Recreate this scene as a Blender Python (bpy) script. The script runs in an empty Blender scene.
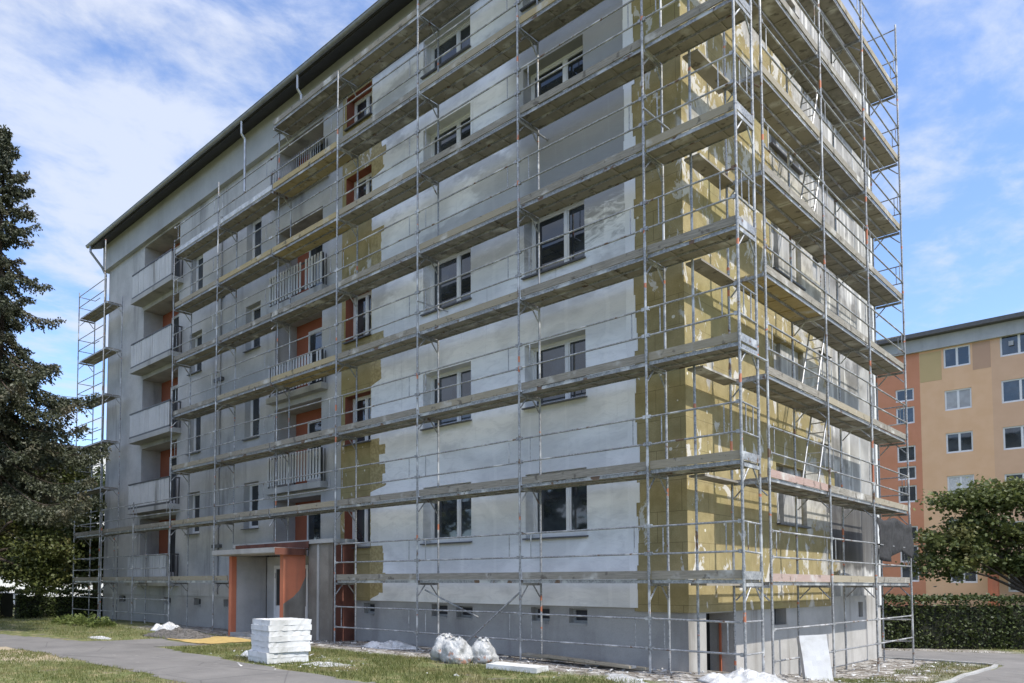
import bpy, math, random
from mathutils import Vector, Matrix, noise
random.seed(7)
R = math.radians
sc = bpy.context.scene
col = sc.collection
ORG = {}            # object name -> world origin of the thing it belongs to

# ------------------------------------------------------------------ materials
def nodes(name):
    m = bpy.data.materials.new(name); m.use_nodes = True
    nt = m.node_tree; nt.nodes.clear()
    out = nt.nodes.new('ShaderNodeOutputMaterial')
    bs = nt.nodes.new('ShaderNodeBsdfPrincipled')
    nt.links.new(bs.outputs[0], out.inputs[0])
    return m, nt, bs
class G:
    """tiny node-graph helper"""
    def __init__(s, nt): s.nt = nt
    def n(s, t, **kw):
        nd = s.nt.nodes.new(t)
        for k, v in kw.items(): setattr(nd, k, v)
        return nd
    def put(s, sock, v):
        if hasattr(v, 'is_output') or isinstance(v, bpy.types.NodeSocket): s.nt.links.new(v, sock)
        else:
            if sock.type == 'RGBA' and len(v) == 3: v = (*v, 1)
            sock.default_value = v
    def pos(s): return s.n('ShaderNodeNewGeometry').outputs['Position']
    def obj(s): return s.n('ShaderNodeTexCoord').outputs['Object']
    def island(s): return s.n('ShaderNodeNewGeometry').outputs['Random Per Island']
    def rnd(s): return s.n('ShaderNodeObjectInfo').outputs['Random']
    def sep(s, v):
        x = s.n('ShaderNodeSeparateXYZ'); s.put(x.inputs[0], v); return x.outputs
    def comb(s, x, y, z):
        c = s.n('ShaderNodeCombineXYZ')
        for i, v in enumerate((x, y, z)): s.put(c.inputs[i], v)
        return c.outputs[0]
    def map(s, v, scale=(1, 1, 1), loc=(0, 0, 0), rot=(0, 0, 0)):
        m = s.n('ShaderNodeMapping'); s.put(m.inputs['Vector'], v)
        m.inputs['Scale'].default_value = scale; m.inputs['Location'].default_value = loc
        m.inputs['Rotation'].default_value = rot
        return m.outputs[0]
    def noise(s, v, scale=1.0, detail=4, rough=.55, dist=0.0):
        m = s.n('ShaderNodeTexNoise'); s.put(m.inputs['Vector'], v)
        m.inputs['Scale'].default_value = scale; m.inputs['Detail'].default_value = detail
        m.inputs['Roughness'].default_value = rough; m.inputs['Distortion'].default_value = dist
        return m.outputs['Fac']
    def vor(s, v, scale=1.0, feature='F1'):
        m = s.n('ShaderNodeTexVoronoi', feature=feature); s.put(m.inputs['Vector'], v)
        m.inputs['Scale'].default_value = scale
        return m.outputs
    def math(s, op, a, b=0.0, c=0.0):
        m = s.n('ShaderNodeMath', operation=op)
        s.put(m.inputs[0], a); s.put(m.inputs[1], b); s.put(m.inputs[2], c)
        return m.outputs[0]
    def ramp(s, f, lo, hi, a=0.0, b=1.0):
        m = s.n('ShaderNodeMapRange', interpolation_type='SMOOTHSTEP'); s.put(m.inputs[0], f)
        m.inputs[1].default_value = lo; m.inputs[2].default_value = hi
        m.inputs[3].default_value = a; m.inputs[4].default_value = b
        return m.outputs[0]
    def mix(s, f, a, b, blend='MIX'):
        m = s.n('ShaderNodeMix', data_type='RGBA', blend_type=blend)
        s.put(m.inputs[0], f); s.put(m.inputs[6], a); s.put(m.inputs[7], b)
        return m.outputs[2]
    def bump(s, h, strength=.3, dist=.02):
        b = s.n('ShaderNodeBump'); b.inputs['Strength'].default_value = strength
        b.inputs['Distance'].default_value = dist; s.put(b.inputs['Height'], h)
        return b.outputs[0]

def plain(name, c, rough=.6, metal=0.0, var=.12, scale=6.0, bump=0.0, c2=None):
    m, nt, bs = nodes(name); g = G(nt)
    f = g.noise(g.obj(), scale, 5)
    lo = c2 if c2 else tuple(v*(1-var*2) for v in c)
    g.put(bs.inputs['Base Color'], g.mix(g.ramp(f, .3, .7), lo, c))
    bs.inputs['Roughness'].default_value = rough; bs.inputs['Metallic'].default_value = metal
    if bump: g.put(bs.inputs['Normal'], g.bump(g.noise(g.obj(), scale*6, 4), bump, .01))
    return m
M = {}
def mk_steel(name, orange):
    m, nt, bs = nodes(name); g = G(nt)
    p = g.pos(); x, y, z = g.sep(p)
    r = g.math('MULTIPLY', g.rnd(), 37.0)
    band = g.noise(g.comb(g.math('ADD', x, r), y, g.math('MULTIPLY', z, 2.3)), 1.4, 2, .5)
    fine = g.noise(p, 30, 4)
    c = g.mix(g.ramp(fine, .35, .7), (.21, .215, .22), (.40, .405, .41))
    c = g.mix(g.ramp(g.noise(p, 2.2, 3), .52, .66), c, (.55, .55, .54))          # cement splashes
    c = g.mix(g.ramp(g.noise(p, 4.2, 3), .62, .68), c, (.16, .10, .065))
    if orange: c = g.mix(g.math('MULTIPLY', g.ramp(band, .655, .668), .85), c, (.55, .17, .07))   # orange paint bands
    g.put(bs.inputs['Base Color'], c)
    bs.inputs['Metallic'].default_value = .35; bs.inputs['Roughness'].default_value = .45
    return m
def mk_wood(name, a, b, c3):
    m, nt, bs = nodes(name); g = G(nt)
    p = g.pos(); r = g.rnd()
    q = g.n('ShaderNodeVectorMath', operation='ADD'); g.put(q.inputs[0], p); g.put(q.inputs[1], g.comb(g.math('MULTIPLY', r, 91.0), 0.0, 0.0))
    grain = g.noise(g.map(q.outputs[0], (1.2, 1.2, 26)), 3.0, 5, .6, .4)
    blot = g.noise(q.outputs[0], 1.6, 4)
    c = g.mix(g.ramp(grain, .3, .7), a, b)
    c = g.mix(g.ramp(g.math('FRACT', g.math('MULTIPLY', r, 7.31)), .25, .95, 0, .75), c, c3)
    c = g.mix(g.ramp(blot, .55, .72), c, (.50, .49, .46))                     # dried plaster splashes
    c = g.mix(g.ramp(g.noise(q.outputs[0], 5, 3), .60, .68, 0, .7), c, (.07, .06, .05))
    g.put(bs.inputs['Base Color'], c); bs.inputs['Roughness'].default_value = .85
    g.put(bs.inputs['Normal'], g.bump(grain, .35, .01))
    return m
def mk_wool(name='rock_wool'):
    m, nt, bs = nodes(name); g = G(nt)
    p = g.pos(); x, y, z = g.sep(p)
    h = g.math('ADD', x, y)                                # runs along either face
    fine = g.noise(p, 38, 4, .7); mid = g.noise(p, 3.2, 5, .6); big = g.noise(p, .55, 3)
    c = g.mix(g.ramp(mid, .3, .7), (.26, .21, .095), (.385, .315, .16))
    c = g.mix(g.ramp(fine, .35, .7, 0, .5), c, (.22, .17, .075))
    c = g.mix(g.ramp(big, .5, .68, 0, .5), c, (.30, .275, .12))
    # staggered board joints
    row = g.math('FLOOR', g.math('DIVIDE', z, .6))
    off = g.math('MULTIPLY', g.math('MODULO', row, 2.0), .5)
    fz = g.math('ABSOLUTE', g.math('SUBTRACT', g.math('FRACT', g.math('DIVIDE', z, .6)), .5))
    fx = g.math('ABSOLUTE', g.math('SUBTRACT', g.math('FRACT', g.math('ADD', h, off)), .5))
    joint = g.math('MAXIMUM', g.ramp(fz, .484, .498), g.ramp(fx, .490, .499))
    c = g.mix(g.math('MULTIPLY', joint, .8), c, (.13, .095, .04))
    # board to board tone
    wn = g.n('ShaderNodeTexWhiteNoise', noise_dimensions='2D')
    g.put(wn.inputs[0], g.comb(g.math('FLOOR', g.math('ADD', g.math('ADD', h, off), .5)), row, 0.0))
    c = g.mix(g.ramp(wn.outputs[0], .0, 1.0, 0, .34), c, (.26, .215, .10))
    # adhesive smears
    sm = g.noise(g.map(p, (1, 1, .55)), 2.4, 7, .66, .7)
    amt = g.math('ADD', g.ramp(x, -1.75, -1.5, 0.0, .05), g.ramp(z, 7, 12, 0.0, .05))
    c = g.mix(g.ramp(g.math('ADD', sm, amt), .635, .665, 0, .8), c, (.60, .585, .55))
    gc = g.math('ADD', g.noise(g.map(p, (1, .8, 1.1), (4, 1, 2)), .75, 7, .62, .5), g.math('ADD', g.ramp(y, 4.2, 9.0, -.10, .10), g.ramp(z, 3.0, 11.0, -.10, .05)))
    gc = g.math('MULTIPLY', g.ramp(gc, .50, .545), g.ramp(x, -1.6, -1.5))
    c = g.mix(g.math('MULTIPLY', gc, .85), c, g.mix(g.ramp(mid, .35, .65), (.30, .29, .27), (.50, .49, .46)))
    v = g.vor(g.comb(h, z, 0.0), 2.2)
    c = g.mix(g.math('LESS_THAN', v['Distance'], .075), c, (.66, .62, .52))   # dowel plates
    g.put(bs.inputs['Base Color'], c); bs.inputs['Roughness'].default_value = 1.0
    g.put(bs.inputs['Normal'], g.bump(g.math('ADD', g.math('MULTIPLY', fine, .6), mid), .5, .02))
    return m
def mk_coat():
    m, nt, bs = nodes('base_coat'); g = G(nt)
    p = g.pos(); x, y, z = g.sep(p)
    sw = g.noise(g.map(p, (.55, .55, .9)), .8, 4, .5, .8)
    tr = g.noise(g.map(p, (.9, .9, 2.4), rot=(0, R(24), 0)), 2.6, 6, .65, .9)      # trowel sweeps
    c = g.mix(g.ramp(sw, .36, .62), (.66, .66, .655), (.85, .85, .845))
    c = g.mix(g.ramp(tr, .44, .70, 0, .42), c, (.52, .525, .535))
    # mesh overlaps: faint lighter upright lanes one metre apart
    lane = g.math('ABSOLUTE', g.math('SUBTRACT', g.math('FRACT', g.math('ADD', x, g.math('MULTIPLY', sw, .25))), .5))
    c = g.mix(g.ramp(lane, .44, .47, 0, .22), c, (.86, .85, .83))
    # upper courses still wet: darker fields with brushed, stepped edges
    stepx = g.math('MULTIPLY', g.math('FLOOR', g.math('DIVIDE', x, 1.05)), 1.37)
    wnx = g.n('ShaderNodeTexWhiteNoise', noise_dimensions='1D'); g.put(wnx.inputs[1], stepx)
    e = g.math('ADD', z, g.math('MULTIPLY', g.math('SUBTRACT', wnx.outputs[0], .5), .35))
    e = g.math('ADD', e, g.math('MULTIPLY', g.math('SUBTRACT', tr, .5), 3.2))
    wet = g.math('MULTIPLY', g.ramp(e, 8.7, 9.7), g.ramp(g.math('ADD', x, g.math('MULTIPLY', sw, 1.2)), -5.2, -4.4))
    wet2 = g.math('MULTIPLY', g.ramp(g.noise(g.map(p, (.5, .5, 1.1)), .8, 5, .6), .50, .60), g.ramp(z, 6.0, 9.5))
    c = g.mix(g.math('MULTIPLY', g.math('MAXIMUM', wet, g.math('MULTIPLY', wet2, .6)), .86), c, (.25, .247, .242))
    drip = g.noise(g.map(p, (4.5, 4.5, .22)), 1.5, 4, .6)
    c = g.mix(g.math('MULTIPLY', g.ramp(drip, .60, .74, 0, .35), g.ramp(z, 3, 9, .4, 1.0)), c, (.38, .38, .385))
    # insulation showing at the ragged left edge
    fr = g.math('FRACT', g.math('DIVIDE', g.math('SUBTRACT', z, 2.63), 2.96))
    wnz = g.n('ShaderNodeTexWhiteNoise', noise_dimensions='1D'); g.put(wnz.inputs[1], g.math('FLOOR', g.math('DIVIDE', z, .27)))
    ext = g.math('MULTIPLY', g.ramp(fr, .50, .56), g.math('ADD', .34, g.math('MULTIPLY', wnz.outputs[0], .30)))
    ext = g.math('ADD', ext, g.math('MULTIPLY', g.math('SUBTRACT', g.noise(g.map(p, (.4, .4, 1.0)), 5, 5, .7), .5), .12))
    ed = g.math('LESS_THAN', g.math('SUBTRACT', x, ext), -10.48)
    woolc = g.mix(g.ramp(g.noise(p, 14, 5), .3, .7), (.26, .205, .09), (.42, .34, .165))
    c = g.mix(ed, c, woolc)
    g.put(bs.inputs['Base Color'], c); bs.inputs['Roughness'].default_value = .7
    g.put(bs.inputs['Normal'], g.bump(g.math('ADD', tr, g.noise(p, 24, 3)), .22, .02))
    return m
def mk_plaster(name, a, b, dark, sx=1.0):
    m, nt, bs = nodes(name); g = G(nt)
    p = g.pos(); x, y, z = g.sep(p)
    st = g.noise(g.map(p, (1.3, 1.3, .16)), 1.1, 5, .6)
    mid = g.noise(p, 1.1, 5, .6); fine = g.noise(p, 45, 3)
    c = g.mix(g.ramp(mid, .3, .7), a, b)
    c = g.mix(g.ramp(st, .52, .74, 0, .8*sx), c, dark)
    c = g.mix(g.ramp(fine, .4, .75, 0, .25), c, dark)
    g.put(bs.inputs['Base Color'], c); bs.inputs['Roughness'].default_value = .9
    g.put(bs.inputs['Normal'], g.bump(g.math('ADD', fine, mid), .25, .012))
    return m
def mk_concrete_gable():
    m, nt, bs = nodes('gable_concrete'); g = G(nt)
    p = g.pos(); x, y, z = g.sep(p)
    mid = g.noise(p, 1.0, 6, .62); st = g.noise(g.map(p, (1, 3.2, .2)), 1.2, 5, .6)
    c = g.mix(g.ramp(mid, .3, .7), (.24, .235, .225), (.40, .395, .38))
    c = g.mix(g.ramp(st, .5, .64), c, (.62, .61, .58))                       # primer runs
    c = g.mix(g.ramp(g.noise(p, .55, 5, .6), .56, .66, 0, .8), c, (.13, .125, .12))
    wz = g.math('ADD', z, g.math('MULTIPLY', g.math('SUBTRACT', mid, .5), 1.6)); wy = g.math('ADD', y, g.math('MULTIPLY', g.math('SUBTRACT', st, .5), 1.5))
    tar = g.math('MULTIPLY', g.math('MULTIPLY', g.ramp(wz, 1.9, 2.2), g.ramp(wz, 3.9, 3.7)), g.ramp(wy, 8.9, 9.3))
    c = g.mix(g.math('MULTIPLY', tar, .85), c, (.05, .048, .047))
    fy = g.math('ABSOLUTE', g.math('SUBTRACT', g.math('FRACT', g.math('DIVIDE', y, 1.2)), .5))
    c = g.mix(g.ramp(fy, .485, .497, 0, .7), c, (.12, .115, .11))
    g.put(bs.inputs['Base Color'], c); bs.inputs['Roughness'].default_value = .9
    g.put(bs.inputs['Normal'], g.bump(mid, .3, .02))
    return m
def mk_glass(name='window_glass', base=(.018, .022, .026)):
    m, nt, bs = nodes(name); g = G(nt)
    p = g.obj()
    g.put(bs.inputs['Base Color'], g.mix(g.ramp(g.noise(p, 1.3, 3), .4, .65), base, tuple(v*2.6 for v in base)))
    bs.inputs['Roughness'].default_value = .03; bs.inputs['IOR'].default_value = 1.85
    g.put(bs.inputs['Normal'], g.bump(g.noise(p, .8, 2), .05, .05))
    return m
def mk_leaf(name, a, b, c3, trans=.25):
    m, nt, bs = nodes(name); g = G(nt)
    i = g.island()
    c = g.mix(i, a, b); c = g.mix(g.ramp(g.noise(g.obj(), .9, 4), .5, .66, 0, .7), c, c3)
    g.put(bs.inputs['Base Color'], c); bs.inputs['Roughness'].default_value = .55
    t = g.n('ShaderNodeBsdfTranslucent'); g.put(t.inputs[0], c)
    mx = g.n('ShaderNodeMixShader'); mx.inputs[0].default_value = trans
    nt.links.new(bs.outputs[0], mx.inputs[1]); nt.links.new(t.outputs[0], mx.inputs[2])
    out = [n for n in nt.nodes if n.type == 'OUTPUT_MATERIAL'][0]
    nt.links.new(mx.outputs[0], out.inputs[0])
    return m
def mk_ground():
    m, nt, bs = nodes('grass_and_soil'); g = G(nt)
    p = g.pos(); x, y, z = g.sep(p)
    f = g.noise(p, .9, 6, .65); fi = g.noise(p, 16, 4, .7); mid = g.noise(p, 3.2, 5, .65)
    gr = g.mix(g.ramp(fi, .3, .7), (.070, .095, .024), (.15, .165, .055))
    dry = g.mix(g.ramp(fi, .3, .7), (.20, .17, .08), (.33, .28, .155))
    soil = g.mix(g.ramp(fi, .3, .7), (.085, .07, .055), (.20, .175, .145))
    c = g.mix(g.ramp(mid, .47, .62, 0, .8), gr, dry)
    c = g.mix(g.ramp(f, .57, .66), c, soil)
    # trodden strip by the walls
    yy = g.math('ADD', y, g.math('MULTIPLY', g.math('SUBTRACT', mid, .5), 1.4))
    near = g.math('MULTIPLY', g.ramp(yy, -1.5, -.7), g.ramp(y, 19.5, 18.5))
    near = g.math('MULTIPLY', near, g.ramp(g.math('ADD', x, mid), 1.9, .9))
    near = g.math('MULTIPLY', near, g.ramp(g.math('ADD', x, mid), -22, -20.5))
    c = g.mix(near, c, g.mix(g.ramp(g.noise(p, 4, 5, .7), .44, .62), soil, (.44, .43, .41)))
    # sandy verge at the near side of the path
    sand = g.math('MULTIPLY', g.ramp(g.math('ADD', y, g.math('MULTIPLY', mid, 1.0)), -7.7, -7.3), g.ramp(g.math('ADD', x, mid), -9.6, -11.2))
    sand = g.math('MULTIPLY', sand, g.ramp(y, -6.4, -6.7))
    c = g.mix(sand, c, (.36, .30, .21))
    g.put(bs.inputs['Base Color'], c); bs.inputs['Roughness'].default_value = 1.0
    g.put(bs.inputs['Normal'], g.bump(g.math('ADD', fi, mid), .6, .04))
    return m
def mk_asphalt(name, a, b, patch):
    m, nt, bs = nodes(name); g = G(nt)
    p = g.pos(); f = g.noise(p, 60, 4, .8); mid = g.noise(p, .8, 5, .6)
    c = g.mix(g.ramp(mid, .3, .7), a, b)
    c = g.mix(g.ramp(f, .5, .75, 0, .5), c, patch)
    c = g.mix(g.ramp(g.noise(p, 2.5, 6, .7), .60, .68, 0, .6), c, patch)
    cr = g.vor(g.map(p, (1, 1, 1)), .55, 'DISTANCE_TO_EDGE')['Distance']
    c = g.mix(g.ramp(cr, .012, .0, 0, .5), c, (.05, .05, .05))
    g.put(bs.inputs['Base Color'], c); bs.inputs['Roughness'].default_value = .9
    g.put(bs.inputs['Normal'], g.bump(f, .4, .01))
    return m
def mk_foam():
    m, nt, bs = nodes('white_foam'); g = G(nt)
    p = g.obj(); v = g.vor(p, 90)['Distance']
    c = g.mix(g.ramp(g.noise(p, 3, 5), .45, .75), (.60, .61, .615), (.46, .46, .44))
    g.put(bs.inputs['Base Color'], c); bs.inputs['Roughness'].default_value = .8
    bs.inputs['Subsurface Weight'].default_value = .0
    g.put(bs.inputs['Normal'], g.bump(v, .3, .006))
    return m
def mk_plastic(name, a, b, spots=None):
    m, nt, bs = nodes(name); g = G(nt)
    p = g.obj()
    fold = g.noise(g.map(p, (1, 1, .45)), 9, 6, .7, 1.6)
    c = g.mix(g.ramp(g.noise(p, 3.2, 4, .55), .38, .66), a, b)
    c = g.mix(g.ramp(fold, .5, .62, 0, .6), c, tuple(min(.85, v*1.25) for v in a))
    if spots:
        c = g.mix(g.ramp(g.noise(p, 4.3, 3), .60, .66, 0, .8), c, spots)
        c = g.mix(g.ramp(g.noise(g.map(p, (1, 1, 1), (5, 3, 1)), 4.0, 3), .62, .68, 0, .7), c, (.16, .15, .13))
    g.put(bs.inputs['Base Color'], c); bs.inputs['Roughness'].default_value = .22
    g.put(bs.inputs['Normal'], g.bump(fold, .8, .03))
    return m
M['steel'] = mk_steel('galvanised_steel', False); M['pole'] = mk_steel('painted_pole_steel', True)
M['wood'] = mk_wood('weathered_boards', (.17, .155, .13), (.30, .28, .24), (.33, .285, .20))
M['yellow_wood'] = mk_wood('yellow_boards', (.34, .27, .14), (.44, .35, .19), (.36, .30, .19))
M['red_wood'] = mk_wood('red_painted_boards', (.33, .19, .16), (.40, .28, .245), (.36, .31, .27))
M['under'] = mk_wood('deck_planks', (.16, .148, .13), (.27, .25, .22), (.29, .26, .205))
M['wool'] = mk_wool(); M['coat'] = mk_coat()
M['plaster'] = mk_plaster('old_grey_plaster', (.37, .37, .365), (.49, .488, .48), (.17, .17, .17))
M['plinth'] = mk_plaster('plinth_render', (.34, .33, .315), (.44, .43, .41), (.20, .19, .18), .6)
M['gplinth'] = mk_plaster('gable_plinth_render', (.34, .33, .305), (.46, .445, .42), (.17, .155, .135), 1.1)
M['gable'] = mk_concrete_gable()
M['band'] = mk_plaster('eaves_band', (.36, .37, .385), (.43, .44, .45), (.26, .26, .265), .5)
M['white_adh'] = mk_plaster('white_adhesive', (.74, .74, .74), (.82, .82, .82), (.6, .6, .6), .3)
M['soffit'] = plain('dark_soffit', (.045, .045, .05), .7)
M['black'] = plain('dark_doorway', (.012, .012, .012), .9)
M['roof'] = plain('roof_sheet', (.10, .10, .105), .6)
M['zinc'] = plain('zinc_gutter', (.30, .31, .32), .4, .5)
M['frame'] = plain('white_window_frame', (.72, .72, .72), .4, var=.03)
M['ledge'] = plain('dark_ledge', (.10, .10, .105), .5)
M['glass'] = mk_glass()
M['curtain'] = plain('net_curtain', (.62, .62, .62), .9, scale=9, var=.15)
M['orange'] = plain('orange_paint', (.47, .145, .07), .8, scale=2, var=.12)
M['redbrown'] = plain('red_brown_paint', (.15, .055, .036), .85, scale=2, var=.25)
M['orange_pl'] = mk_plaster('orange_plaster', (.48, .15, .08), (.57, .19, .10), (.27, .12, .075), .9)
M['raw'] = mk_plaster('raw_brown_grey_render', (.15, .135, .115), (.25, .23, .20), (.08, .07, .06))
M['reveal'] = mk_plaster('reveal_brick_red', (.24, .075, .045), (.34, .11, .065), (.12, .06, .04), .8)
M['loggia'] = mk_plaster('loggia_red_plaster', (.30, .095, .05), (.36, .115, .06), (.16, .055, .035), .6)
M['rail_white'] = mk_plaster('white_railing', (.50, .51, .52), (.58, .585, .59), (.16, .15, .13), .9)
M['rail_dark'] = plain('dark_rail_metal', (.07, .07, .07), .5)
M['slab'] = mk_plaster('balcony_concrete', (.33, .33, .32), (.42, .42, .41), (.12, .12, .11))
M['foam'] = mk_foam()
M['bag'] = mk_plastic('rubble_bag_plastic', (.44, .45, .45), (.27, .27, .265), (.36, .17, .10))
M['sheet'] = mk_plastic('white_sheeting', (.60, .61, .62), (.40, .41, .41))
M['net'] = plain('dark_netting', (.035, .035, .037), .9, scale=14, var=.3, bump=.4)
M['alu'] = plain('aluminium', (.55, .55, .55), .35, .6)
M['ground'] = mk_ground()
M['asphalt'] = mk_asphalt('path_asphalt', (.135, .13, .125), (.185, .178, .17), (.26, .25, .23))
M['sand'] = plain('yellow_sand', (.50, .36, .13), .95, scale=5, var=.12, bump=.5)
M['gravel'] = plain('dark_gravel', (.16, .15, .14), .95, scale=14, var=.35, bump=.9)
M['bark'] = plain('bark', (.075, .055, .04), .95, scale=9, var=.3, bump=.9)
M['needle'] = mk_leaf('spruce_needles', (.040, .050, .028), (.090, .098, .056), (.13, .108, .068), .2)
M['leaf_l'] = mk_leaf('maple_leaves', (.055, .075, .018), (.12, .135, .038), (.15, .13, .045), .3)
M['leaf_r'] = mk_leaf('tree_leaves', (.055, .078, .022), (.155, .18, .056), (.21, .20, .075), .32)
M['leaf_h'] = mk_leaf('hedge_leaves', (.024, .036, .009), (.085, .112, .028), (.06, .08, .02), .22)
M['leaf_w'] = mk_leaf('weed_leaves', (.10, .14, .03), (.17, .20, .06), (.12, .15, .04), .3)
M['blade'] = mk_leaf('grass_blades', (.085, .115, .026), (.20, .20, .07), (.30, .25, .12), .3)
M['hcore'] = plain('hedge_twigs', (.018, .020, .010), 1.0)

# ------------------------------------------------------------------ mesh builder
class MB:
    def __init__(s): s.v = []; s.f = []; s.mi = []; s.sm = []; s.T = None
    def add(s, vs, fs, m=0, smooth=False):
        b = len(s.v)
        if s.T is not None: vs = [s.T @ Vector(v) for v in vs]
        s.v += [tuple(v) for v in vs]
        for f in fs: s.f.append([b+i for i in f]); s.mi.append(m); s.sm.append(smooth)
        return s
    def box(s, x0, x1, y0, y1, z0, z1, m=0):
        vs = [(x0,y0,z0),(x1,y0,z0),(x1,y1,z0),(x0,y1,z0),(x0,y0,z1),(x1,y0,z1),(x1,y1,z1),(x0,y1,z1)]
        return s.add(vs, [(0,3,2,1),(4,5,6,7),(0,1,5,4),(1,2,6,5),(2,3,7,6),(3,0,4,7)], m)
    def tube(s, p0, p1, r, n=8, m=0, r1=None):
        p0 = Vector(p0); p1 = Vector(p1); d = (p1-p0)
        if d.length < 1e-6: return s
        d.normalize(); a = d.orthogonal().normalized(); b = d.cross(a); r1 = r if r1 is None else r1
        vs = []
        for k in range(n):
            t = 2*math.pi*k/n; o = a*math.cos(t)+b*math.sin(t)
            vs.append(p0+o*r); vs.append(p1+o*r1)
        fs = [(2*k, 2*((k+1) % n), 2*((k+1) % n)+1, 2*k+1) for k in range(n)]
        s.add(vs, fs, m, True)
        s.add([vs[2*k] for k in range(n)], [tuple(reversed(range(n)))], m)
        s.add([vs[2*k+1] for k in range(n)], [tuple(range(n))], m)
        return s
    def path(s, pts, r, n=8, m=0):
        for a, b in zip(pts, pts[1:]): s.tube(a, b, r, n, m)
        return s
    def prism(s, poly, axis, a0, a1, m=0):
        """polygon in the two other axes, extruded along axis"""
        def mk(u, v, w):
            return (w, u, v) if axis == 'x' else ((u, w, v) if axis == 'y' else (u, v, w))
        n = len(poly)
        vs = [mk(u, v, a0) for u, v in poly]+[mk(u, v, a1) for u, v in poly]
        fs = [tuple(range(n)), tuple(reversed(range(n, 2*n)))]+[(i, i+n, (i+1) % n+n, (i+1) % n) for i in range(n)]
        return s.add(vs, fs, m)
    def wall(s, axis, plane, u0, u1, v0, v1, holes=(), depth=.0, m=0, rm=None, back=None):
        """sheet with openings, reveals going inwards; axis 'y' faces -Y, axis 'x' faces +X"""
        rm = m if rm is None else rm
        us = sorted(set([u0, u1]+[min(max(h[i], u0), u1) for h in holes for i in (0, 1)]))
        vs = sorted(set([v0, v1]+[min(max(h[i], v0), v1) for h in holes for i in (2, 3)]))
        P = (lambda u, v, d: (u, plane+d, v)) if axis == 'y' else (lambda u, v, d: (plane-d, u, v))
        for a, b in zip(us, us[1:]):
            for c, d in zip(vs, vs[1:]):
                cu, cv = (a+b)/2, (c+d)/2
                if any(h[0] < cu < h[1] and h[2] < cv < h[3] for h in holes): continue
                s.add([P(a,c,0),P(b,c,0),P(b,d,0),P(a,d,0)], [(0,1,2,3)], m)
        for h in holes:
            a, b, c, d = h[:4]; D = h[4] if len(h) > 4 else depth
            for q in ([(a,c),(b,c)], [(b,c),(b,d)], [(b,d),(a,d)], [(a,d),(a,c)]):
                s.add([P(*q[0],0),P(*q[1],0),P(*q[1],D),P(*q[0],D)], [(0,1,2,3)], rm)
        if back:
            for (a, b, c, d) in ((u0,u1,v0,v0),(u1,u1,v0,v1),(u1,u0,v1,v1),(u0,u0,v1,v0)):
                s.add([P(a,c,0),P(b,d,0),P(b,d,back),P(a,c,back)], [(0,1,2,3)], m)
        return s
    def build(s, name, mats, parent=None, stuff=False):
        if not isinstance(mats, (list, tuple)): mats = [mats]
        me = bpy.data.meshes.new(name)
        org = ORG.get(parent.name, Vector()) if parent else Vector()
        me.from_pydata([(v[0]-org.x, v[1]-org.y, v[2]-org.z) for v in s.v], [], s.f)
        for mt in mats: me.materials.append(mt)
        me.polygons.foreach_set('material_index', s.mi); me.polygons.foreach_set('use_smooth', s.sm)
        me.update()
        o = bpy.data.objects.new(name, me); col.objects.link(o)
        if parent: o.parent = parent
        ORG[o.name] = org
        if stuff: o['kind'] = 'stuff'
        return o
def tag(o, label, cat, group=None, kind=None):
    if label: o['label'] = label
    if cat: o['category'] = cat
    if group: o['group'] = group
    if kind: o['kind'] = kind
    return o
def thing(name, loc, label, cat, group=None, rz=0.0, local=False):
    o = bpy.data.objects.new(name, None); col.objects.link(o)
    o.location = loc; o.rotation_euler = (0, 0, rz); o.empty_display_size = .3
    ORG[o.name] = Vector((0, 0, 0)) if local else Vector(loc)
    return tag(o, label, cat, group)
def structure(o): o['kind'] = 'structure'; return o
def center(o, label=None, cat=None, group=None):
    """give a single-mesh thing its origin at the base centre of its mesh"""
    me = o.data; xs = [v.co for v in me.vertices]
    c = Vector(((min(v.x for v in xs)+max(v.x for v in xs))/2, (min(v.y for v in xs)+max(v.y for v in xs))/2, min(v.z for v in xs)))
    me.transform(Matrix.Translation(-c)); o.location = c
    return tag(o, label, cat, group)

def sstep(a, b, t):
    t = min(1, max(0, (t-a)/(b-a))); return t*t*(3-2*t)
def gz(x, y):
    return -.55*sstep(-.5, 8, y)*sstep(-9, -3, x) + .025*(noise.noise(Vector((x*.8, y*.8, 0))))*sstep(0, 1, 1)

# ------------------------------------------------------------------ ground
def axis_coords(lo, hi, step, far):
    c = []; x = lo
    while x < hi+1e-6: c.append(x); x += step
    out = c[:]; d = step*1.5; x = c[-1]
    while x < far: x += d; d *= 1.35; out.append(x)
    d = step*1.5; x = c[0]; pre = []
    while x > -far: x -= d; d *= 1.35; pre.append(x)
    return pre[::-1]+out
def patch(name, mat, inside, x0, x1, y0, y1, step, dz):
    mb = MB(); nx = int((x1-x0)/step)+1; ny = int((y1-y0)/step)+1; idx = {}
    def vid(i, j):
        if (i, j) not in idx:
            x, y = x0+i*step, y0+j*step; idx[i, j] = len(mb.v); mb.v.append((x, y, gz(x, y)+dz))
        return idx[i, j]
    for i in range(nx-1):
        for j in range(ny-1):
            if inside(x0+(i+.5)*step, y0+(j+.5)*step):
                mb.f.append([vid(i, j), vid(i+1, j), vid(i+1, j+1), vid(i, j+1)]); mb.mi.append(0); mb.sm.append(True)
    return mb.build(name, mat)
xs = axis_coords(-30, 8, .5, 420); ys = axis_coords(-14, 24, .5, 420)
mb = MB()
for y in ys:
    for x in xs: mb.v.append((x, y, gz(x, y)))
for j in range(len(ys)-1):
    for i in range(len(xs)-1):
        a = j*len(xs)+i; mb.f.append([a, a+1, a+1+len(xs), a+len(xs)]); mb.mi.append(0); mb.sm.append(True)
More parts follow.
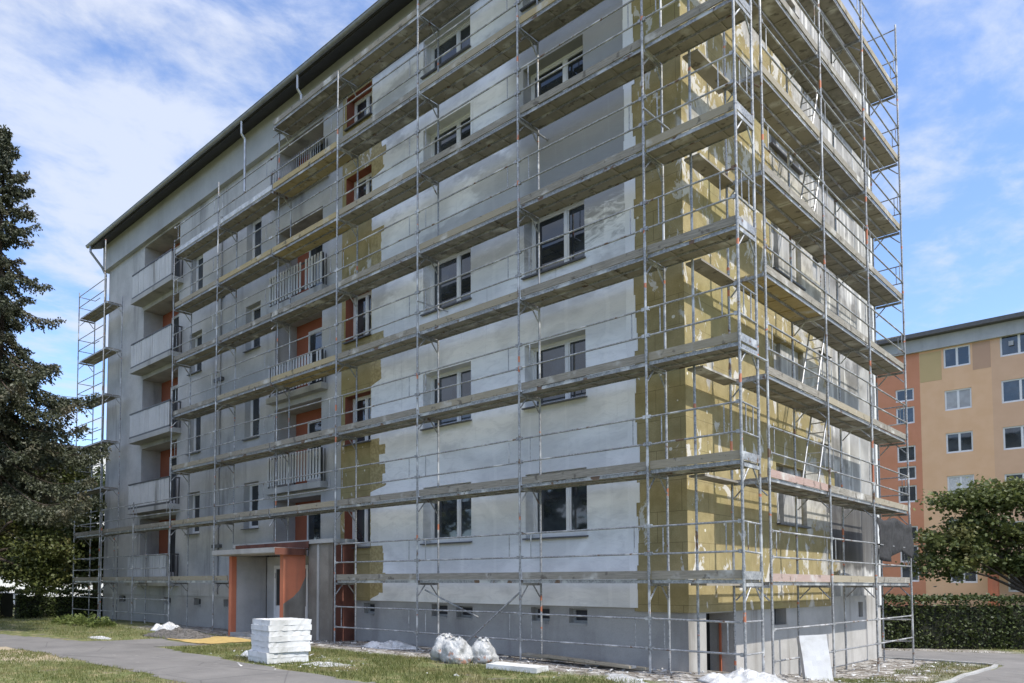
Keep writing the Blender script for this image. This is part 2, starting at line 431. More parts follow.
structure(mb.build('ground', M['ground']))
def wob(t, k=0): return .18*noise.noise(Vector((t*.7, k, 3.1)))+.07*noise.noise(Vector((t*3.1, k, 1.1)))
def path_in(x, y):
    far = -4.25 - .06*max(0, x+12) if x > -12 else -4.25 - .16*(-12-x)
    near = -6.85 if x > -14 else -6.85-.1*(-14-x)
    if near+wob(x, 1) < y < far+wob(x, 2) and x > -60: return True
    return -15.4+wob(y, 5) < x < -12.6+wob(y, 6) and far-.3 < y < -2.9 + wob(x, 9)
structure(patch('path', M['asphalt'], path_in, -60, 20, -12.5, -2.5, .125, .006))
def lane_in(x, y):
    # lane beyond the gable that turns towards the viewer on the right
    a = 13.2; b = 15.4+.55*max(0, x+4)+wob(x, 4)
    if -40 < x < 14 and a < y < b and x < 2.6: return True
    return 1.35+.10*math.sin(y*.5)-.02*max(0, 10-y) < x < 4.6+wob(y, 8) and -1 < y < 15.5+.55*max(0, x+4)
structure(patch('lane', M['asphalt'], lane_in, -40, 14, -1, 26, .2, .006))
mb = MB(); pts = []
y = 1.0
while y < 12.6: pts.append((1.33+.10*math.sin(y*.5)-.02*max(0, 10-y), y)); y += .45
pts += [(1.28, 12.85), (1.05, 13.1), (.7, 13.19)]; x = .3
while x > -1.6: pts.append((x, 13.2)); x -= .45
for (xa, ya), (xb, yb) in zip(pts, pts[1:]):
    dx, dy = xb-xa, yb-ya; L = math.hypot(dx, dy); nx, ny = -dy/L*.05, dx/L*.05
    za, zb = gz(xa, ya), gz(xb, yb)
    v = [(xa+nx, ya+ny, za-.05), (xa-nx, ya-ny, za-.05), (xb-nx, yb-ny, zb-.05), (xb+nx, yb+ny, zb-.05), (xa+nx, ya+ny, za+.05), (xa-nx, ya-ny, za+.05), (xb-nx, yb-ny, zb+.05), (xb+nx, yb+ny, zb+.05)]
    mb.add(v, [(0,3,2,1),(4,5,6,7),(0,1,5,4),(1,2,6,5),(2,3,7,6),(3,0,4,7)])
structure(mb.build('kerb', M['slab']))
o = patch('sand_patch', M['sand'], lambda x, y: -14.9+wob(y, 11) < x < -12.5+wob(y, 12)*2 and -2.75+wob(x, 13) < y < -1.05+wob(x, 14), -16, -11, -4, 0, .1, .016)
structure(o)

# ------------------------------------------------------------------ building
ZF = [1.68+2.96*k for k in range(5)]           # floor levels
WY, OY, GX = 1.05, 1.12, -1.45                  # coated wall, bare wall, gable
XL, YB = -28.85, 13.5
apt = thing('apartment_block', (-15, 7, 0), 'grey five storey apartment block being wrapped in yellow insulation behind the scaffolding', 'apartment building')
winA, winB, winD, winE, winF, log1, log2, gw = [], [], [], [], [], [], [], []
for k in range(5):
    s = (2.63, 5.58, 8.58, 12.06, 14.93)[k]; t = s+(1.43 if k < 4 else .98)
    winA.append((-5.21, -3.62, s, t)); winB.append((-8.45, -6.82, s, t)); winD.append((-11.62, -10.52, s, t-.03))
    f2 = ZF[k] if k < 4 else 14.12
    log1.append((-25.15, -22.0, ZF[k]+.02, ZF[k]+2.58 if k < 4 else 15.90)); log2.append((-15.3, -12.82, f2+.02, ZF[k]+2.58 if k < 4 else 15.90))
    gw.append((5.45, 7.35, 3.0+2.96*k, 4.4+2.96*k))
for k in range(4):
    s = 3.45+3.06*k
    winE.append((-17.12, -16.2, s, s+1.56)); winF.append((-21.1, -20.15, s, s+1.56))
# bare old wall, left part of the long side
bare = MB().wall('y', OY, XL, -11.8, 1.12, 16.4, [(*h, .3) for h in winE+winF]+[(*h, .86) for h in log1+log2], m=0)
bare.build('bare_wall', [M['plaster']], apt)
MB().wall('x', GX-.22, OY, YB, 1.1, 17.5).wall('y', YB, XL, GX-.22, 0, 17.4).add([(XL,OY,-1),(XL,YB,-1),(XL,YB,17.0),(XL,OY,17.0)], [(0,1,2,3)]).build('shell_wall', M['plaster'], apt)
# base coat field and rock wool strips of the long side
ins = MB().wall('y', WY, -10.5, -2.56, 1.13, 15.94, [(*h, .36) for h in winA+winB], m=0)
ins.add([(-10.5,WY,1.13),(-2.56,WY,1.13),(-2.56,WY+.1,1.13),(-10.5,WY+.1,1.13)], [(3,2,1,0)])
ins.build('base_coat', M['coat'], apt)
st = MB().wall('y', WY+.004, -11.8, -10.5, 1.13, 15.94, [(*h[:1], -10.5, *h[2:], .36) for h in winD], m=0, rm=1)
st.add([(-11.8,WY+.004,1.13),(-11.8,WY+.004,15.94),(-11.8,OY+.02,15.94),(-11.8,OY+.02,1.13)], [(0,1,2,3)])
st.add([(-11.8,WY+.004,1.13),(-10.5,WY+.004,1.13),(-10.5,WY+.1,1.13),(-11.8,WY+.1,1.13)], [(3,2,1,0)])
tag(st.build('rock_wool_strip', [M['wool'], M['reveal']], apt), 'yellow insulation strip with ragged right edge between the orange window reveals', None)
cs = MB().box(-2.56, GX, WY+.004, WY+.2, 1.06, 16.6)
tag(cs.build('rock_wool_strip', [M['wool']], apt), 'olive yellow insulation strip at the building corner', None)
ed = MB(); z = 1.13
while z < 15.9:                                       # pale adhesive edging beside the corner strip
    h = random.uniform(.25, .6); w = random.uniform(.10, .2)
    ed.box(-2.62-w*.3, -2.60+w, WY-.012, WY+.003, z, min(z+h, 15.93)); z += h
ed.build('adhesive_edge', M['white_adh'], apt)
# gable: rock wool boards with stepped end, bare concrete beyond
gm = MB(); z = 1.06; r = 0
while z < 17.3:
    z1 = min(z+.6, 17.3)
    base = 8.9 if z < 8 else 8.9-2.0*min(1, (z-8)/5)
    e = base+(.45 if r % 2 else 0)+random.uniform(-.5, .4)
    gm.wall('x', GX, WY+.2, e, z, z1, [(h[0], h[1], max(h[2], z), min(h[3], z1), .0) for h in gw if h[2] < z1 and h[3] > z])
    gm.add([(GX,e,z),(GX-.2,e,z),(GX-.2,e,z1),(GX,e,z1)], [(0,1,2,3)])
    z = z1; r += 1
for h in gw:
    for q in ([(h[0],h[2]),(h[1],h[2])], [(h[1],h[2]),(h[1],h[3])], [(h[1],h[3]),(h[0],h[3])], [(h[0],h[3]),(h[0],h[2])]):
        gm.add([(GX,*q[0]),(GX,*q[1]),(GX-.27,*q[1]),(GX-.27,*q[0])], [(0,1,2,3)])
gm.add([(GX,WY+.2,1.06),(GX-.2,WY+.2,1.06),(GX-.2,9,1.06),(GX,9,1.06)], [(0,1,2,3)])
tag(gm.build('rock_wool_gable', M['wool'], apt), 'sunlit yellow insulation boards smeared with white adhesive on the gable', None)
MB().wall('x', GX-.12, 6.2, YB, 1.25, 17.6, back=.1).build('bare_gable', M['gable'], apt)
MB().box(GX-.14, GX-.002, 13.2, YB+.05, 1.0, 17.3).build('white_edge_strip', M['foam'], apt)
# plinths
bw = [(-10.87,-10.41,.77,1.06), (-8.24,-7.69,.78,1.08), (-7.4,-6.87,.78,1.06), (-5.15,-4.65,.78,1.08), (-4.15,-3.7,.77,1.08), (-27.2,-26.5,.77,1.06), (-22.95,-22.35,.77,1.04), (-20.54,-20.0,.77,1.04), (-18.4,-17.9,.77,1.03)]
MB().wall('y', WY+.1, XL, GX-.06, -1.0, 1.18, [(*h, .25) for h in bw]).build('plinth', M['plinth'], apt)
gp = MB().wall('x', GX-.06, WY+.1, YB, -1.4, 1.3, [(1.9, 3.15, -1.0, 1.03, .5), (5.33, 6.05, .68, 1.1, .25), (11.4, 11.8, .7, 1.12, .2)])
tag(gp.build('plinth', M['gplinth'], apt), 'pale sunlit gable plinth with the dark basement doorway', None)
MB().box(GX-.64, GX-.57, 1.85, 3.2, -1.0, 1.06).build('doorway_dark_back', M['black'], apt)  # near-black panel, the dark of the interior put into its colour
MB().box(GX-.34, GX-.30, 3.09, 3.13, -.6, .85).build('door_post', M['orange'], apt)
# eaves
MB().box(XL-.3, GX+.05, .93, 1.6, 15.98, 17.22).build('eaves_band', M['band'], apt)
rf = MB()
rf.prism([(.36, 16.985), (.92, 17.19), (1.6, 17.25), (1.6, 17.5), (.36, 17.1)], 'x', XL-.5, GX+.1)
rf.prism([(1.61, 17.3), (7, 17.9), (YB+.6, 17.3), (YB+.6, 17.1), (1.61, 17.1)], 'x', XL-.48, GX-.02)
roof = rf.build('roof', [M['roof']], apt)
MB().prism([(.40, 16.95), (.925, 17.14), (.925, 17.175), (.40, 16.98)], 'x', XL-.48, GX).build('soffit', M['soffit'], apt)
gt = MB(); n = 9
for i in range(n-1):
    a0, a1 = math.pi+math.pi*i/(n-1), math.pi+math.pi*(i+1)/(n-1)
    q = [(.28+.085*math.cos(a), 17.06+.085*math.sin(a)) for a in (a0, a1)]
    gt.add([(XL-.52,*q[0]),(GX+.05,*q[0]),(GX+.05,*q[1]),(XL-.52,*q[1])], [(0,1,2,3)], 0, True)
gt.tube((XL-.52,.19,17.07), (GX+.05,.19,17.07), .014, 6)
gut = gt.build('gutter', M['zinc'], roof)
for x in (-29.05,):
    MB().path([(x,.3,16.98),(x,.3,16.72),(x+.12,.8,16.1),(x+.12,.98,15.8),(x+.12,.98,.2)], .055, 8).build('downpipe', M['zinc'], apt)
for x, zb in ((-16.2, 14.6), (-13.05, 15.9)):
    tag(MB().path([(x,.3,17.0),(x,.3,16.55),(x+.03,.42,16.4),(x+.03,.42,zb)], .042, 8).build('downpipe', M['alu'], apt), 'short shiny downpipe stub hanging from the gutter', None)
MB().path([(-18.75,OY-.06,14.9),(-18.75,OY-.06,1.2)], .05, 8).build('wall_pipe', M['plinth'], apt)
for z in (11.9, 8.85, 5.8, 2.85):
    MB().box(-19.05, -18.5, OY-.12, OY-.002, z, z+.12).build('pipe_collar', M['ledge'], apt)

def window(parent, axis, u0, u1, z0, z1, d, split=(.58,), glass='glass', ledge=True, plane=None, fr=.05, ledge_out=.09):
    """frame set d behind plane; parts: frame > pane, ledge"""
    mb = MB(); A = plane
    def bx(m, a, b, c, e, d0, d1):
        if axis == 'y': m.box(a, b, A+d0, A+d1, c, e)
        else: m.box(A-d1, A-d0, a, b, c, e)
    bx(mb, u0, u0+fr, z0, z1, d-.06, d+.02); bx(mb, u1-fr, u1, z0, z1, d-.06, d+.02)
    bx(mb, u0+fr, u1-fr, z0, z0+fr+.02, d-.06, d+.02); bx(mb, u0+fr, u1-fr, z1-fr, z1, d-.06, d+.02)
    for s in split:
        c = u0+(u1-u0)*s; bx(mb, c-.03, c+.03, z0+fr+.02, z1-fr, d-.055, d+.015)
    ue = [u0+fr]+[u0+(u1-u0)*s for s in split]+[u1-fr]
    for i in range(len(ue)-1):                       # sash profiles
        a = ue[i]+(.03 if i else 0); b = ue[i+1]-(.03 if i < len(split) else 0)
        for q in ((a, a+.035, z0+fr+.02, z1-fr), (b-.035, b, z0+fr+.02, z1-fr), (a+.035, b-.035, z0+fr+.02, z0+fr+.06), (a+.035, b-.035, z1-fr-.035, z1-fr)):
            bx(mb, *q, d-.04, d+.01)
    f = mb.build('window', M['frame'], parent)
    for i in range(len(ue)-1):
        a = ue[i]+(.065 if i else .035); b = ue[i+1]-(.065 if i < len(split) else .035)
        p = MB(); bx(p, a, b, z0+fr+.06, z1-fr-.035, d-.012, d+.004)
        p.build('pane', M[glass], f)
    if ledge:
        l = MB()
        if axis == 'y': l.prism([(A-ledge_out, z0-.015), (A+d-.06, z0+.022), (A+d-.06, z0-.01), (A-ledge_out+.012, z0-.045), (A-ledge_out, z0-.05)], 'x', u0-.03, u1+.03)
        else: l.box(A-d+.06, A+ledge_out, u0-.03, u1+.03, z0-.03, z0+.012)
        l.build('ledge', M['ledge'], f)
    return f
for h in winA+winB: window(apt, 'y', *h, .36, plane=WY)
for h in winD: window(apt, 'y', h[0], -10.505, h[2], h[3], .36, split=(.52,), plane=WY)
for h in winE+winF: window(apt, 'y', *h, .3, split=(), plane=OY)
for h in gw: window(apt, 'x', *h, .27, split=(.5,), glass='curtain' if h[2] < 4 else 'glass', plane=GX)
for h in bw:
    f = MB().box(h[0], h[1], WY+.3, WY+.36, h[2], h[3]).build('basement_window', M['soffit'], apt)
    MB().box(h[0]+.02, h[1]-.02, WY+.08, WY+.16, h[2]-.05, h[2]-.004).build('sill', M['slab'], f)
    MB().wall('y', WY+.27, h[0], h[1], h[2], h[3], [(h[0]+.05, h[1]-.05, h[2]+.05, h[3]-.04, .03)]).build('frame', M['slab'], f)
MB().box(GX-.34, GX-.30, 5.33, 6.05, .68, 1.1).build('basement_window', M['soffit'], apt)
MB().box(GX-.3, GX-.26, 11.4, 11.8, .7, 1.12).build('basement_window', M['soffit'], apt)

def loggia(h, k, proj, slabs, style):
    x0, x1, z0, z1 = h
    bw_ = MB().box(x0-.02, x1+.02, OY+.86, OY+.95, z0-.05, z1+.05).build('loggia_back', M['loggia'], apt)
    dx = x0+(.72 if style != 'panel' else .95)
    d = MB()
    for (a, b) in ((dx, dx+.07), (dx+.72, dx+.79)): d.box(a, b, OY+.8, OY+.857, z0+.02, z0+2.2)
    d.box(dx+.07, dx+.72, OY+.8, OY+.857, z0+2.12, z0+2.2); d.box(dx+.07, dx+.72, OY+.8, OY+.857, z0+.02, z0+.35)
    dd = d.build('balcony_door', M['frame'], bw_)
    w = MB().box(dx+.08, dx+.71, OY+.82, OY+.85, z0+.36, z0+2.1).build('loggia_glazing', M['glass'], bw_)
    sx0, sx1 = slabs; fy = OY-proj
    s = MB().box(sx0, sx1, fy, OY+.02, z0-.22, z0-.03).build('balcony', M['slab'], apt)
    if style == 'panel':
        r = MB(); x = sx0+.06
        while x < sx1-.12:                        # upright profiled strips
            w2 = random.uniform(.10, .13); r.box(x, x+w2-.028, fy+.03+random.uniform(0, .012), fy+.055, z0+.06, z0+.97); x += w2
        r.build('railing', M['rail_white'], s)
        MB().box(sx0+.05, sx1-.05, fy+.075, fy+.085, z0+.08, z0+.95).build('backing_sheet', M['plinth'], s)
        e = MB()
        y = fy+.08
        while y < OY-.04: e.box(sx1-.08, sx1-.05, y, y+.035, z0+.0, z0+.97); e.box(sx0+.05, sx0+.08, y, y+.035, z0+.0, z0+.97); y += .13
        e.box(sx0+.03, sx1-.03, fy+.02, fy+.08, z0+.98, z0+1.03); e.box(sx1-.09, sx1-.04, fy+.08, OY, z0+.98, z0+1.03); e.box(sx0+.04, sx0+.09, fy+.08, OY, z0+.98, z0+1.03)
        e.box(sx0+.03, sx1-.03, fy+.025, fy+.07, z0-.02, z0+.05)
        e.build('handrail', M['rail_dark'], s)
    else:
        r = MB(); x = sx0+.08; wide = style == 'slat'
        while x < sx1-.1:
            w2 = .085 if wide else .022
            if not wide or random.random() > .06: r.box(x, x+w2, fy+.03, fy+.045, z0+.04, z0+.98)
            x += .15 if wide else .11
        r.build('railing', M['rail_white'] if wide else M['steel'], s)
        e = MB().box(sx0+.04, sx1-.04, fy+.05, fy+.085, z0+.9, z0+.94).box(sx0+.04, sx1-.04, fy+.05, fy+.085, z0+.1, z0+.14)
        y = fy+.1
        while y < OY: e.box(sx1-.07, sx1-.05, y, y+.02, z0-.02, z0+.96); y += .1
        for x in (sx0+.05, (sx0+sx1)/2, sx1-.09): e.box(x, x+.04, fy+.086, fy+.12, z0-.03, z0+.98)
        e.build('handrail', M['rail_dark'], s)
for k in range(5):
    loggia(log1[k], k, .52, (-25.3, -21.65), 'panel')
    loggia(log2[k], k, .27, (-15.42, -12.5), 'slat' if k in (1, 2, 3) else 'bar')

# entrance porch in front of the stair (part of the block)
MB().box(-16.0, -15.35, .3, OY, -.1, 2.72).build('porch_wall', M['plaster'], apt)
MB().box(-12.3, -11.84, .3, .42, -.1, 2.72).build('porch_wall', M['raw'], apt)
MB().box(-11.83, -11.2, .3, OY, -.1, 2.72).build('porch_wall', M['raw'], apt)
MB().box(-11.88, -11.79, .27, .296, -.05, 2.7).build('corner_strip', M['slab'], apt)
MB().box(-11.196, -11.185, .32, OY, -.1, 2.70).build('red_side_wall', M['redbrown'], apt)
MB().box(-16.3, -11.1, .22, OY+.0, 2.725, 2.84).build('porch_roof', M['slab'], apt)
MB().box(-16.1, -12.2, .20, .217, 2.60, 2.80).build('porch_fascia', M['redbrown'], apt)
MB().box(-15.75, -12.36, -.82, .195, 2.44, 2.60).build('porch_canopy', M['slab'], apt)
MB().box(-12.357, -12.34, -.84, .2, 2.40, 2.59).build('canopy_edge', M['redbrown'], apt)
MB().box(-15.75, -12.36, -.85, -.825, 2.46, 2.60).build('canopy_edge', M['plinth'], apt)
MB().box(-12.62, -12.45, -.47, .295, -.1, 2.42).build('porch_cheek', M['orange_pl'], apt)
MB().box(-15.36, -15.2, -.47, -.3, -.1, 2.42).build('porch_post', M['orange_pl'], apt)
MB().box(-15.345, -15.22, -.29, .8, -.1, 2.42).build('porch_side', M['plaster'], apt)
pd = MB().box(-15.2, -12.62, .82, .88, -.1, 2.43).build('porch_back', M['plaster'], apt)
dr = MB()
for a, b in ((-14.72, -14.62), (-13.9, -13.8), (-13.05, -12.95)): dr.box(a, b, .76, .815, 0, 2.15)
dr.box(-14.62, -13.9, .76, .815, 2.05, 2.15); dr.box(-13.8, -13.05, .76, .815, 2.05, 2.15); dr.box(-14.62, -13.9, .77, .81, 0, .9); dr.box(-13.8, -13.05, .77, .81, 0, .9)
dr = dr.build('entrance_door', M['frame'], apt)
MB().box(-14.6, -13.92, .785, .805, .92, 2.03).box(-13.78, -13.07, .785, .805, .92, 2.03).build('pane', M['glass'], dr)
MB().box(-15.2, -12.7, -.5, .8, -.02, .1).build('porch_step', M['slab'], apt)

bp = MB().prism([(-.468, -.05), (.292, -.05), (.292, 1.78), (.10, 1.42), (-.12, 1.22), (-.30, 1.12), (-.468, 1.02)], 'x', -12.449, -12.444)  # grey-brown lower area of the cheek, rising towards the back
tag(bp.build('grey_brown_patch', M['raw'], apt), 'grey-brown patch with a slanted top at the foot of the orange porch pillar', None)
# ------------------------------------------------------------------ scaffolding
ZL = lambda l: 1.65+2.0*(l-1)
def pole(parent, x, y, zt, zb=None, foot=True):
    zb = gz(x, y)-.02 if zb is None else zb
    mb = MB(); mb.tube((x,y,zb+.05), (x,y,zt), .024, 10)
    z = 1.75
    while z < zt-.3: mb.tube((x,y,z), (x,y,z+.16), .029, 10); z += 2.0
    p = mb.build('pole', M['pole'], parent)
    if foot:
        MB().tube((x,y,zb), (x,y,zb+.3), .017, 8).box(x-.075, x+.075, y-.075, y+.075, zb+.002, zb+.02).build('base_plate', M['steel'], p)
    return p
def crossbar(parent, a, b, z, gus=True):
    """deck bearer between an outer pole a and an inner pole b with its gusset struts"""
    a = Vector((*a, z)); b = Vector((*b, z)); d = (b-a).normalized(); L = (b-a).length
    mb = MB(); n = Vector((-d.y, d.x, 0))
    def bar(p, q, w, h):
        vs = []
        for t in (p, q):
            for s, u in ((-1,-1),(1,-1),(1,1),(-1,1)): vs.append(t+n*w*s+Vector((0,0,h*u)))
        mb.add(vs, [(0,1,2,3),(7,6,5,4),(0,4,5,1),(1,5,6,2),(2,6,7,3),(3,7,4,0)])
    o = Vector((0,0,-.055))
    bar(a+d*.02+o, b-d*.02+o, .022, .03)
    if gus:
        mb.tube(a+d*.24+Vector((0,0,-.09)), a+d*.02+Vector((0,0,-.33)), .016, 6)
        mb.tube(b-d*.24+Vector((0,0,-.09)), b-d*.02+Vector((0,0,-.33)), .016, 6)
    return mb.build('crossbar', M['steel'], parent)
def deck(parent, axis, u0, u1, o, i, z, toe='wood', up='under', boards=True):
    """planks between u0..u1 along axis; o outer edge coordinate, i inner edge coordinate"""
    s = 1 if i > o else -1
    mb = MB(); w = abs(i-o); g = .025; n = 2 if w > .45 else 1; pw = (w-.04-g*(n-1))/n
    def bx(m, a, b, c, d, e, f):
        c, d = min(c, d), max(c, d)
        if axis == 'x': m.box(a, b, c, d, e, f)
        else: m.box(c, d, a, b, e, f)
    for k in range(n):
        c = o+s*(.04+k*(pw+g)); bx(mb, u0+.03, u1-.03, c+s*.012, c+s*(pw-.012), z-.012, z+.028)
        for q in range(1, 4):                                     # battens under the planks
            uu = u0+(u1-u0)*q/4; bx(mb, uu-.03, uu+.03, c+s*.02, c+s*(pw-.02), z-.03, z-.013)
    D = mb.build('deck', M[up], parent)
    rl = MB()
    for k in range(n):
        c = o+s*(.04+k*(pw+g))
        bx(rl, u0+.03, u1-.03, c, c+s*.011, z-.035, z+.033); bx(rl, u0+.03, u1-.03, c+s*(pw-.011), c+s*pw, z-.035, z+.033)
    rl.build('side_rail', M['steel'], D)
    if toe: 
        t = MB(); bx(t, u0+.035, u1-.035, o+s*.008, o+s*.036, z+.04, z+.19); t.build('toe_board', M[toe], D)
    return D
def rails(parent, a, b, z, zs=(1.0, .5), posts=True, r=.019):
    mb = MB(); a = Vector((a[0], a[1], z)); b = Vector((b[0], b[1], z)); d = (b-a); L = d.length; d.normalize()
    for h in zs:
        sag = random.uniform(-.012, .012)
        mb.tube(a+Vector((0,0,h)), b+Vector((0,0,h+sag)), r, 8)
    for e in (a+d*.045, b-d*.045):                      # wedge couplers
        for h in zs: mb.box(e.x-.026, e.x+.026, e.y-.028, e.y+.028, z+h-.031, z+h+.033)
    if posts and len(zs) > 1 and L > 1.2:
        for t in (.28, L-.28): mb.tube(a+d*t+Vector((0,0,zs[0])), a+d*t+Vector((0,0,zs[1])), .011, 6)
    return mb.build('guard_rail', M['steel'], parent)

XK = [0, -1.68, -4.57, -7.61, -10.73, -13.94, -17.12, -20.25, -23.32, -26.38, -29.46]
IN = .73
scf = thing('facade_scaffold', (-12, .3, 0), 'long galvanised scaffold with timber toe boards along the grey facade', 'scaffold', 'scaffolds round the block')
top = [19.2, 19.2, 19.2, 19.2, 15.75, 15.65, 15.15, 14.1]
ibot = {5: 2.84, 6: None}
for k in range(8):
    zb = 2.85 if k == 5 else None                 # this pair stands on the porch roof
    pole(scf, XK[k], 0 if k != 5 else .27, top[k], 2.842 if k == 5 else None)
    pole(scf, XK[k], IN, ZL(8)+.3 if k < 4 else ZL(7)+.12, 2.842 if k == 5 else None)
pole(scf, -1.11, .70, 19.2)
for k in (8, 9):
    pole(scf, XK[k], 0, ZL(2)+1.1); pole(scf, XK[k], .55, ZL(2)+.1)
def toe_for(b, l):
    if l == 7 and b in (5, 6): return 'sheet'
    if (b, l) in ((4, 6), (4, 4), (4, 7), (1, 7), (5, 6)): return 'yellow_wood'
    if (b, l) == (2, 1): return 'wood'
    return 'wood'
for b in range(9):
    if b <= 3: lv = range(1, 9)
    elif b == 4: lv = range(2, 9)
    elif b == 5: lv = range(2, 8)
    elif b == 6: lv = range(1, 8)
    else: lv = (1, 2)
    inn = .70 if b < 7 else .50
    for l in lv:
        x0, x1 = XK[b+1], XK[b]
        if b == 6 and l == 1: x1 = -16.25
        deck(scf, 'x', x0, x1, 0.015, inn, ZL(l), toe_for(b, l), 'yellow_wood' if (b, l) in ((4, 4), (4, 7), (4, 6)) else 'under')
        if l < 8 and not (b == 6 and l == 1): rails(scf, (x1, 0), (x0, 0), ZL(l))
        elif l == 8 and b < 3: rails(scf, (x1, 0), (x0, 0), ZL(l))
    if b < 4 or b in (7, 8): rails(scf, (XK[b+1], 0), (XK[b], 0), 0, (.98, .44))
for k in range(8):
    for l in range(1, 9):
        if k == 5 and l == 1: continue
        if k >= 6 and l == 8: continue
        crossbar(scf, (XK[k], .02), (XK[k], IN-.02), ZL(l))
for k in (8, 9):
    for l in (1, 2): crossbar(scf, (XK[k], .02), (XK[k], .53), ZL(l))
for l in range(1, 8):                               # guards across the open ends
    mb = MB(); z = ZL(l)
    for h in (.5, 1.0): mb.tube((0, 0, z+h), (0, IN, z+h-.02), .017, 8)
    for y in (.2, .5): mb.tube((0, y, z+.5), (0, y, z+1.0), .011, 6)
    mb.box(-.012, .012, .03, IN-.03, z+.03, z+.17)
    mb.build('end_guard', M['steel'], scf)
for h in (.98, .44): MB().tube((0, 0, h), (0, IN, h), .017, 8).build('end_guard', M['steel'], scf)
for x0, y0, z0, x1, y1, z1 in ((-7.5, .15, 1.45, -6.35, .75, .82), (-6.2, -.25, .05, -4.6, .02, 1.42)):
    MB().tube((x0,y0,z0), (x1,y1,z1), .021, 8).build('brace', M['steel'], scf)
for (k, l) in ((1, 5), (2, 6), (0, 3), (3, 4)):     # putlog ties into the wall
    MB().tube((XK[k]+.03, -.05, ZL(l)+.9*(k % 2)-.12), (XK[k]+.03, WY+.01, ZL(l)+.9*(k % 2)-.12), .02, 8).build('wall_tie', M['alu'], scf)

gsc = thing('gable_scaffold', (-.7, 7, -.4), 'galvanised scaffold with pinkish toe boards in front of the yellow gable', 'scaffold', 'scaffolds round the block')
GO, GI = -.408, -1.11
YK = [2.25, 5.645, 8.868, 12.145]
for k, y in enumerate(YK):
    pole(gsc, GO, y, ZL(9)+(.3 if k == 2 else 0) if k else 19.2)
    pole(gsc, GI, y, ZL(8)+.2)
for b in range(3):
    for l in range(1, 10 if b < 1 else 9):
        toe = 'red_wood' if (b == 0 and l in (1, 2)) else 'wood'
        deck(gsc, 'y', YK[b], YK[b+1], GO-.015, GI+.01, ZL(l)-.03, toe, 'yellow_wood' if b == 0 and l in (4, 8) else 'under')
        rails(gsc, (GO, YK[b]), (GO, YK[b+1]), ZL(l)-.03)
    rails(gsc, (GO, YK[b]), (GO, YK[b+1]), -.1, (.85, .25), posts=False)
for y in YK:
    for l in range(1, 9): crossbar(gsc, (GO-.02, y), (GI+.02, y), ZL(l)-.03)
for l in range(1, 9):
    mb = MB(); z = ZL(l)-.03; y = YK[-1]
    for h in (.5, 1.0): mb.tube((GO, y, z+h), (GI, y, z+h), .017, 8)
    mb.tube((GO-.15, y, z+.5), (GO-.15, y, z+1.0), .011, 6)
    if l == 8: mb.tube((GO, y, z+1.9), (GI, y, z+1.9), .017, 8)
    mb.box(GI, GO, y-.012, y+.012, z+.03, z+.17)
    mb.build('end_guard', M['steel'], gsc)
for h in (.75, .15): MB().tube((GO, YK[-1], h-.1), (GI, YK[-1], h-.12), .017, 8).build('end_guard', M['steel'], gsc)
# narrow bridging planks between the two scaffolds
for l in range(1, 8):
    MB().box(-1.27, -.97, .76, 2.33, ZL(l)-.075, ZL(l)-.035).build('bridging_plank', M['under'], gsc)

tow = thing('scaffold_tower', (-27.9, .3, 0), 'narrow one bay scaffold tower at the far left corner of the block', 'scaffold', 'scaffolds round the block')
for x, zt in ((XK[9]-.06, 16.3), (XK[10], 14.85)):
    pole(tow, x, -.06 if x > -27 else 0, zt)
    pole(tow, x, IN, ZL(7)+.4)
for l in range(1, 8):
    x0, x1 = XK[10], XK[9]-.06
    if l > 2: deck(tow, 'x', x0, x1, .015, .70, ZL(l), 'wood' if l < 3 else None)
    else: deck(tow, 'x', x0, x1-.1, .015, .70, ZL(l), 'wood')
    for x in (x0, x1): crossbar(tow, (x, .02), (x, IN-.02), ZL(l))
    mb = MB()
    for h in (.5, 1.0):
        mb.tube((x0, 0, ZL(l)+h), (x1, 0, ZL(l)+h), .019, 8); mb.tube((x0, 0, ZL(l)+h), (x0, IN, ZL(l)+h), .017, 8); mb.tube((x0, IN, ZL(l)+h), (-28.9, IN, ZL(l)+h), .017, 8)
    mb.build('guard_rail', M['steel'], tow)
rails(tow, (XK[10], 0), (XK[9]-.06, 0), 0, (.98, .44), posts=False)

# ladders standing on the gable decks
wheres = ['lowest', 'second lowest', 'second highest', 'topmost']
for n, l in enumerate((2, 3, 5, 6)):
    y0 = 5.9; z0 = ZL(l)+.0; x = -.93
    t = thing('ladder', (x, y0, z0), '%s aluminium ladder leaning between two decks of the gable scaffold' % wheres[n], 'ladder', 'ladders in the gable scaffold')
    lm = MB()
    a0, a1 = Vector((x, y0, z0)), Vector((x, y0+.95, z0+2.25))
    for dx in (-.17, .17): lm.tube(a0+Vector((dx,0,0)), a1+Vector((dx,0,0)), .022, 6)
    lm.build('stile', M['alu'], t)
    for q in range(1, 9):
        p = a0.lerp(a1, q/9); MB().tube(p+Vector((-.17,0,0)), p+Vector((.17,0,0)), .014, 6).build('rung', M['alu'], t)

